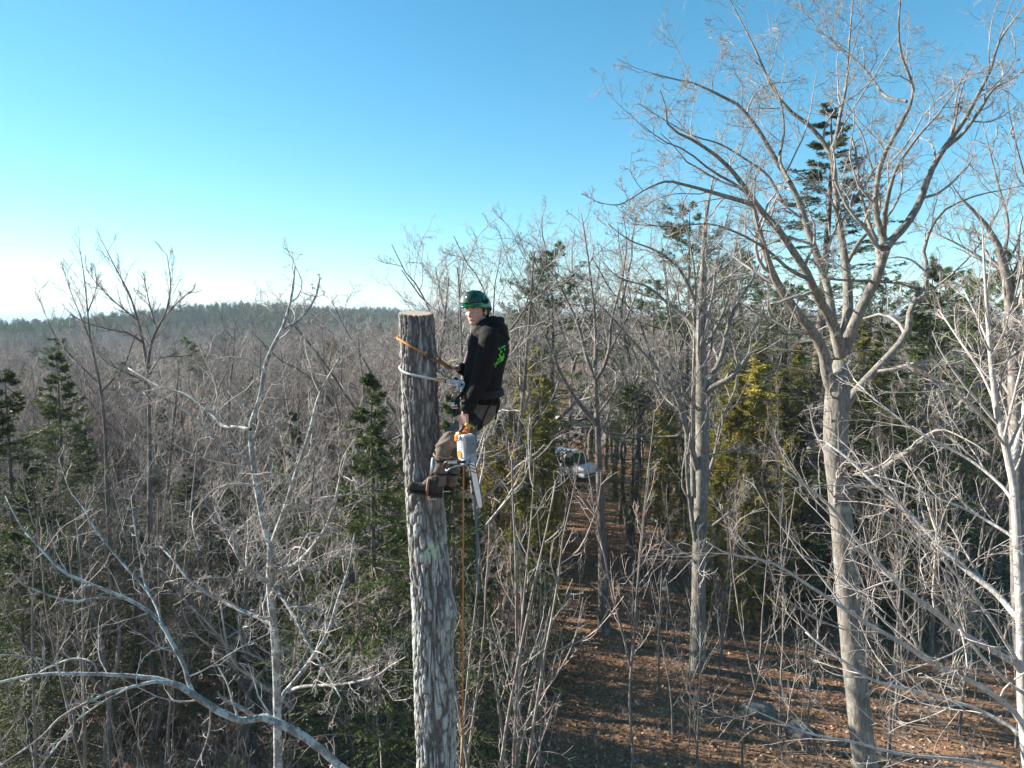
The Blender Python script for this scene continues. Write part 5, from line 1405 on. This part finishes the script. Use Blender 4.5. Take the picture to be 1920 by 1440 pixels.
def vehicle(name, label, cat, c, rz, prof, W, mat, win_side, wheels, shield, lamps):
    """side profile extruded with tumblehome; profile x forward"""
    gz_ = float(ground_z(c[0], c[1])); o = thing(name, label, cat, (c[0], c[1], gz_)); o.rotation_euler = (0, 0, rz)
    pr_ = np.array(prof); n_ = len(pr_)
    def yw(z): return W / 2 * (1 - .10 * np.clip((z - 1.0) / 1.6, 0, 1))
    yy = np.array([yw(z) for z in pr_[:, 1]])
    v = np.vstack([np.column_stack([pr_[:, 0], -yy, pr_[:, 1]]), np.column_stack([pr_[:, 0], yy, pr_[:, 1]])])
    bm_ = bmesh.new(); vs = [bm_.verts.new(p) for p in v]
    bm_.faces.new(vs[:n_]); bm_.faces.new(vs[n_:][::-1])
    for k in range(n_): bm_.faces.new([vs[k], vs[n_ + k], vs[n_ + (k + 1) % n_], vs[(k + 1) % n_]])
    bmesh.ops.recalc_face_normals(bm_, faces=bm_.faces)
    me = bpy.data.meshes.new('body'); bm_.to_mesh(me); bm_.free(); me.materials.append(M[mat])
    bo = link('body', me, o); md = bo.modifiers.new('b', 'BEVEL'); md.width = .06; md.segments = 3; md.limit_method = 'ANGLE'
    for poly in win_side:
        for sgn in (-1, 1):
            p = np.array([[x_, sgn * (yw(z_) + .012), z_] for x_, z_ in poly]); q = p - np.array([0, sgn * .03, 0]); k = len(p)
            MB().add(np.vstack([p, q]), [[a_, (a_ + 1) % k, k + (a_ + 1) % k, k + a_] for a_ in range(k)] + ([[0, 1, 2, 3]] if k == 4 else []), [[0, 1, 2]] if k == 3 else None).build('side_window', M['glass'], o, (0, 0, 0), False)
    (xa_, za_), (xb_, zb_) = shield
    nx = nrm(np.array([zb_ - za_, 0, -(xb_ - xa_)])); nx = nx if nx[0] > 0 else -nx
    p = np.array([[xa_, -yw(za_) * .88, za_], [xa_, yw(za_) * .88, za_], [xb_, yw(zb_) * .86, zb_], [xb_, -yw(zb_) * .86, zb_]])
    MB().add(np.vstack([p + nx * .012, p - nx * .02]), [[0, 1, 2, 3], [0, 1, 5, 4], [1, 2, 6, 5], [2, 3, 7, 6], [3, 0, 4, 7]]).build('windscreen', M['glass'], o, (0, 0, 0), False)
    for x_, r_ in wheels:
        for sgn in (-1, 1):
            ty = MB().tube(np.array([[x_, sgn * (W / 2 - .20), r_], [x_, sgn * (W / 2 + .012), r_]]), r_, 20).build('tyre', M['tyre'], o)
            MB().tube(np.array([[x_, sgn * (W / 2 - .02), r_], [x_, sgn * (W / 2 + .022), r_]]), r_ * .6, 14).build('rim', M['steel'], ty)
    xl, zl = lamps
    for sgn in (-1, 1): MB().ball((xl, sgn * (W / 2 - .22), zl), (.09, .14, .11)).build('headlight', M['lamp'], o)
    MB().box((xl + .03, 0, zl - .28), (.16, W * .94, .20)).build('bumper', M['saw_black'], o, (0, 0, 0), False, .03)
    return o
vc = at(1082, 893, 63.0)
vehicle('white_van', 'white high-roofed van parked among the trunks', 'van', (5.0, 66.5), R(-40),
    [(-2.9, .42), (-2.9, 2.45), (-2.6, 2.62), (1.0, 2.62), (1.45, 2.45), (2.15, 1.52), (2.85, 1.22), (2.98, .85), (2.95, .42)], 2.0, 'van_white',
    [[(-.9, 1.5), (.55, 1.5), (.55, 2.15), (-.9, 2.15)], [(.72, 1.5), (1.75, 1.5), (1.2, 2.15), (.72, 2.15)]], [(-1.75, .36), (1.95, .36)], ((2.17, 1.55), (1.50, 2.40)), (2.86, .95))
# house with clapboard walls, porch and shingle roof
hp = at(1150, 850, 88.0); hx_, hy_ = hp[0], 88.0
hz_ = float(ground_z(hx_, hy_))
house = thing('white_house', 'white clapboard house with porch and grey roof behind the van', 'house', (hx_, hy_, hz_)); house.rotation_euler = (0, 0, R(-24))
HW, HD, HH = 9.0, 7.0, 3.4
wall = MB().box((0, 0, HH / 2 - .2), (HW, HD, HH + .4)); wall.add([(-HW/2, -HD/2, HH), (-HW/2, HD/2, HH), (-HW/2, 0, HH + 2.6), (HW/2, -HD/2, HH), (HW/2, HD/2, HH), (HW/2, 0, HH + 2.6)], [[0, 1, 4, 3]], [[0, 2, 1], [3, 4, 5]])
wo_ = wall.build('wall', M['siding'], house, (0, 0, 0), False)
cb0 = None
for q in range(17):
    cb = link('clapboard', MB().box((0, 0, 0), (HW + .04, .03, .185)).mesh('clapboard', M['siding'], (0, 0, 0), False) if cb0 is None else cb0.data, wo_)
    cb0 = cb0 or cb; cb.location = (0, -HD / 2 - .016, .12 + q * .2); cb.rotation_euler = (R(3), 0, 0)
rf = MB()
for sgn in (-1, 1):
    rf.box((0, sgn * (HD / 4 + .15), HH + 1.18), (HW + .7, HD / 2 + 1.25, .16), np.array(Matrix.Rotation(-sgn * math.atan2(2.6, HD / 2), 3, 'X')))
roof = rf.build('roof', M['shingle'], house, (0, 0, 0), False)
MB().box((2.2, .6, HH + 2.7), (.7, .7, 1.7)).build('chimney', plain('brick red', (.25, .10, .07), .8), roof, (0, 0, 0), False)
for x_ in (-2.6, 0.4, 3.0):
    w_ = MB().box((x_, -HD / 2 - .05, 1.75), (1.1, .08, 1.5)).build('window', M['siding'], house, (0, 0, 0), False, .01)
    for dx in (-.26, .26):
        for dz in (-.34, .34): MB().box((x_ + dx, -HD / 2 - .1, 1.75 + dz), (.44, .03, .6)).build('pane', M['glass'], w_, (0, 0, 0), False)
porch = MB().box((-HW / 2 - 1.6, -1.2, 2.62), (3.4, 4.6, .16), np.array(Matrix.Rotation(R(-9), 3, 'Y'))).build('porch_roof', M['siding'], house, (0, 0, 0), False, .02)
for x_, y_ in ((-HW/2 - 3.1, -3.3), (-HW/2 - 1.6, -3.3), (-HW/2 - .2, -3.3), (-HW/2 - 3.1, .9), (-HW/2 - 3.1, -1.2)):
    MB().box((x_, y_, 1.2), (.16, .16, 2.5 + .25 * ((x_ + HW/2 + 3.1) / 2.9))).build('porch_post', M['siding'], house, (0, 0, 0), False, .01)
MB().box((-HW/2 - 1.6, -1.2, .2), (3.4, 4.6, .3)).build('porch_floor', M['shingle'], house, (0, 0, 0), False)
MB().box((-HW/2 - 1.6, -3.3, .95), (3.0, .06, .08)).box((-HW/2 - 1.6, -3.3, .5), (3.0, .06, .06)).build('porch_rail', M['siding'], house, (0, 0, 0), False)

# boulders
m, nt, b = mat_nodes('lichened granite')
c = ramp(nt, noise(nt, 6, 6, .7), [(.35, (.08, .08, .078)), (.65, (.23, .23, .22))])
c = mixc(nt, ramp(nt, noise(nt, 2, 4), [(.52, (0, 0, 0)), (.62, (.8, .8, .8))]), c, (.11, .13, .05))
nt.links.new(c, b.inputs['Base Color']); b.inputs['Roughness'].default_value = .9; bump(nt, b, noise(nt, 14, 5), .6, .03)
for q, (px_, py_, sz, lab) in enumerate([(1420, 1345, (.58, .5, .42), 'grey lichened boulder half sunk in leaves near the oak foot'), (1500, 1380, (.45, .42, .28), 'low mossy boulder next to the larger grey one'), (1250, 1105, (.6, .5, .35), 'small boulder lying in leaves near the upright maple')]):
    a_, b_ = (px_ - 960) / FPX, (720 - py_) / FPX
    d_ = np.array([a_, _cp + b_ * _sp, -_sp + b_ * _cp]); tt = 15.0 / -d_[2]
    p = CAM + d_ * tt; p[2] = float(ground_z(p[0], p[1]))
    mb = MB().ball((0, 0, .05), sz, None, 28, 18); vv = mb.v[0]
    k = vnoise(vv * 2.4, 30 + q); k2 = vnoise(vv * 6, 40 + q)
    mb.v[0] = vv * (.72 + .5 * k + .15 * k2)[:, None]
    o = tag(link('boulder', mb.mesh('boulder', m)), lab, 'boulder'); o.location = p

# fallen branches on the leaves
rg = np.random.default_rng(88)
for q in range(16):
    az_ = R(rg.uniform(3, 30)); r_ = rg.uniform(24, 38); x_, y_ = r_ * math.sin(az_), r_ * math.cos(az_)
    a_ = rg.uniform(0, 6.28); L_ = rg.uniform(1.2, 3.2); n_ = 12
    px_ = x_ + np.cumsum(np.full(n_, L_ / n_) * np.cos(a_ + np.cumsum(rg.normal(size=n_) * .12))); py_ = y_ + np.cumsum(np.full(n_, L_ / n_) * np.sin(a_ + np.cumsum(rg.normal(size=n_) * .12)))
    r0_ = rg.uniform(.02, .05); p_ = np.stack([px_, py_, ground_z(px_, py_) + r0_ * .8 + .03], -1)
    bs_ = np.array([px_[0], py_[0], float(ground_z(px_[0], py_[0]))])
    o = thing('fallen_branch', 'dead branch lying on the leaf-covered woodland floor', 'branch', bs_, 'fallen branches on the leaves')
    link('bough', limb_mesh('bough', p_, r0_ * np.linspace(1, .4, n_), 7, M['dim'] if q % 2 else M['maple'], bs_, seed=q), o)
    v_, f_ = join_tubes(grow_from([(p_, r0_ * np.linspace(1, .4, n_))], [dict(k=7, nc=5, tmin=.2, ratio=.35, ang=(30, 60), trop=0, wander=.15, rmin=.006)], rg))
    v_[:, 2] = np.maximum(v_[:, 2], ground_z(v_[:, 0], v_[:, 1]) + .01)
    link('twigs', new_mesh('twigs', v_ - bs_, f_, True, [M['dim']]), o)['kind'] = 'stuff'

# mown grass beyond the trunks on the right
lx, ly = np.meshgrid(np.linspace(26, 52, 30), np.linspace(36, 50, 18), indexing='ij')
lv_ = np.stack([lx + 1.2 * np.sin(ly * .7), ly, ground_z(lx + 1.2 * np.sin(ly * .7), ly) + .045], -1).reshape(-1, 3)
i, j = np.meshgrid(np.arange(29), np.arange(17), indexing='ij'); a = i * 18 + j
m, nt, b = mat_nodes('mown grass')
c = ramp(nt, noise(nt, 1.5, 6, .7), [(.35, (.05, .065, .018)), (.65, (.17, .17, .05))])
nt.links.new(c, b.inputs['Base Color']); b.inputs['Roughness'].default_value = .9
o = link('lawn', new_mesh('lawn', lv_, np.stack([a, a + 18, a + 19, a + 1], -1).reshape(-1, 4), True, [m])); o['kind'] = 'structure'

# ------------------------------------------------------------------ the air
m = bpy.data.materials.new('pale air'); m.use_nodes = True
nt = m.node_tree; nt.nodes.clear()
pv = nt.nodes.new('ShaderNodeVolumePrincipled'); pv.inputs['Color'].default_value = (.66, .84, 1.0, 1); pv.inputs['Density'].default_value = HAZE
ou = nt.nodes.new('ShaderNodeOutputMaterial'); nt.links.new(pv.outputs[0], ou.inputs['Volume'])
if HAZE:
    hz = link('haze', MB().box((0, 0, (-60 + 110) / 2), (90000, 90000, 150)).mesh('haze', m, (0, 0, 0), False)); hz['kind'] = 'stuff'
    hz['label'] = 'thin pale haze filling the air over the woods'; hz['category'] = 'haze'
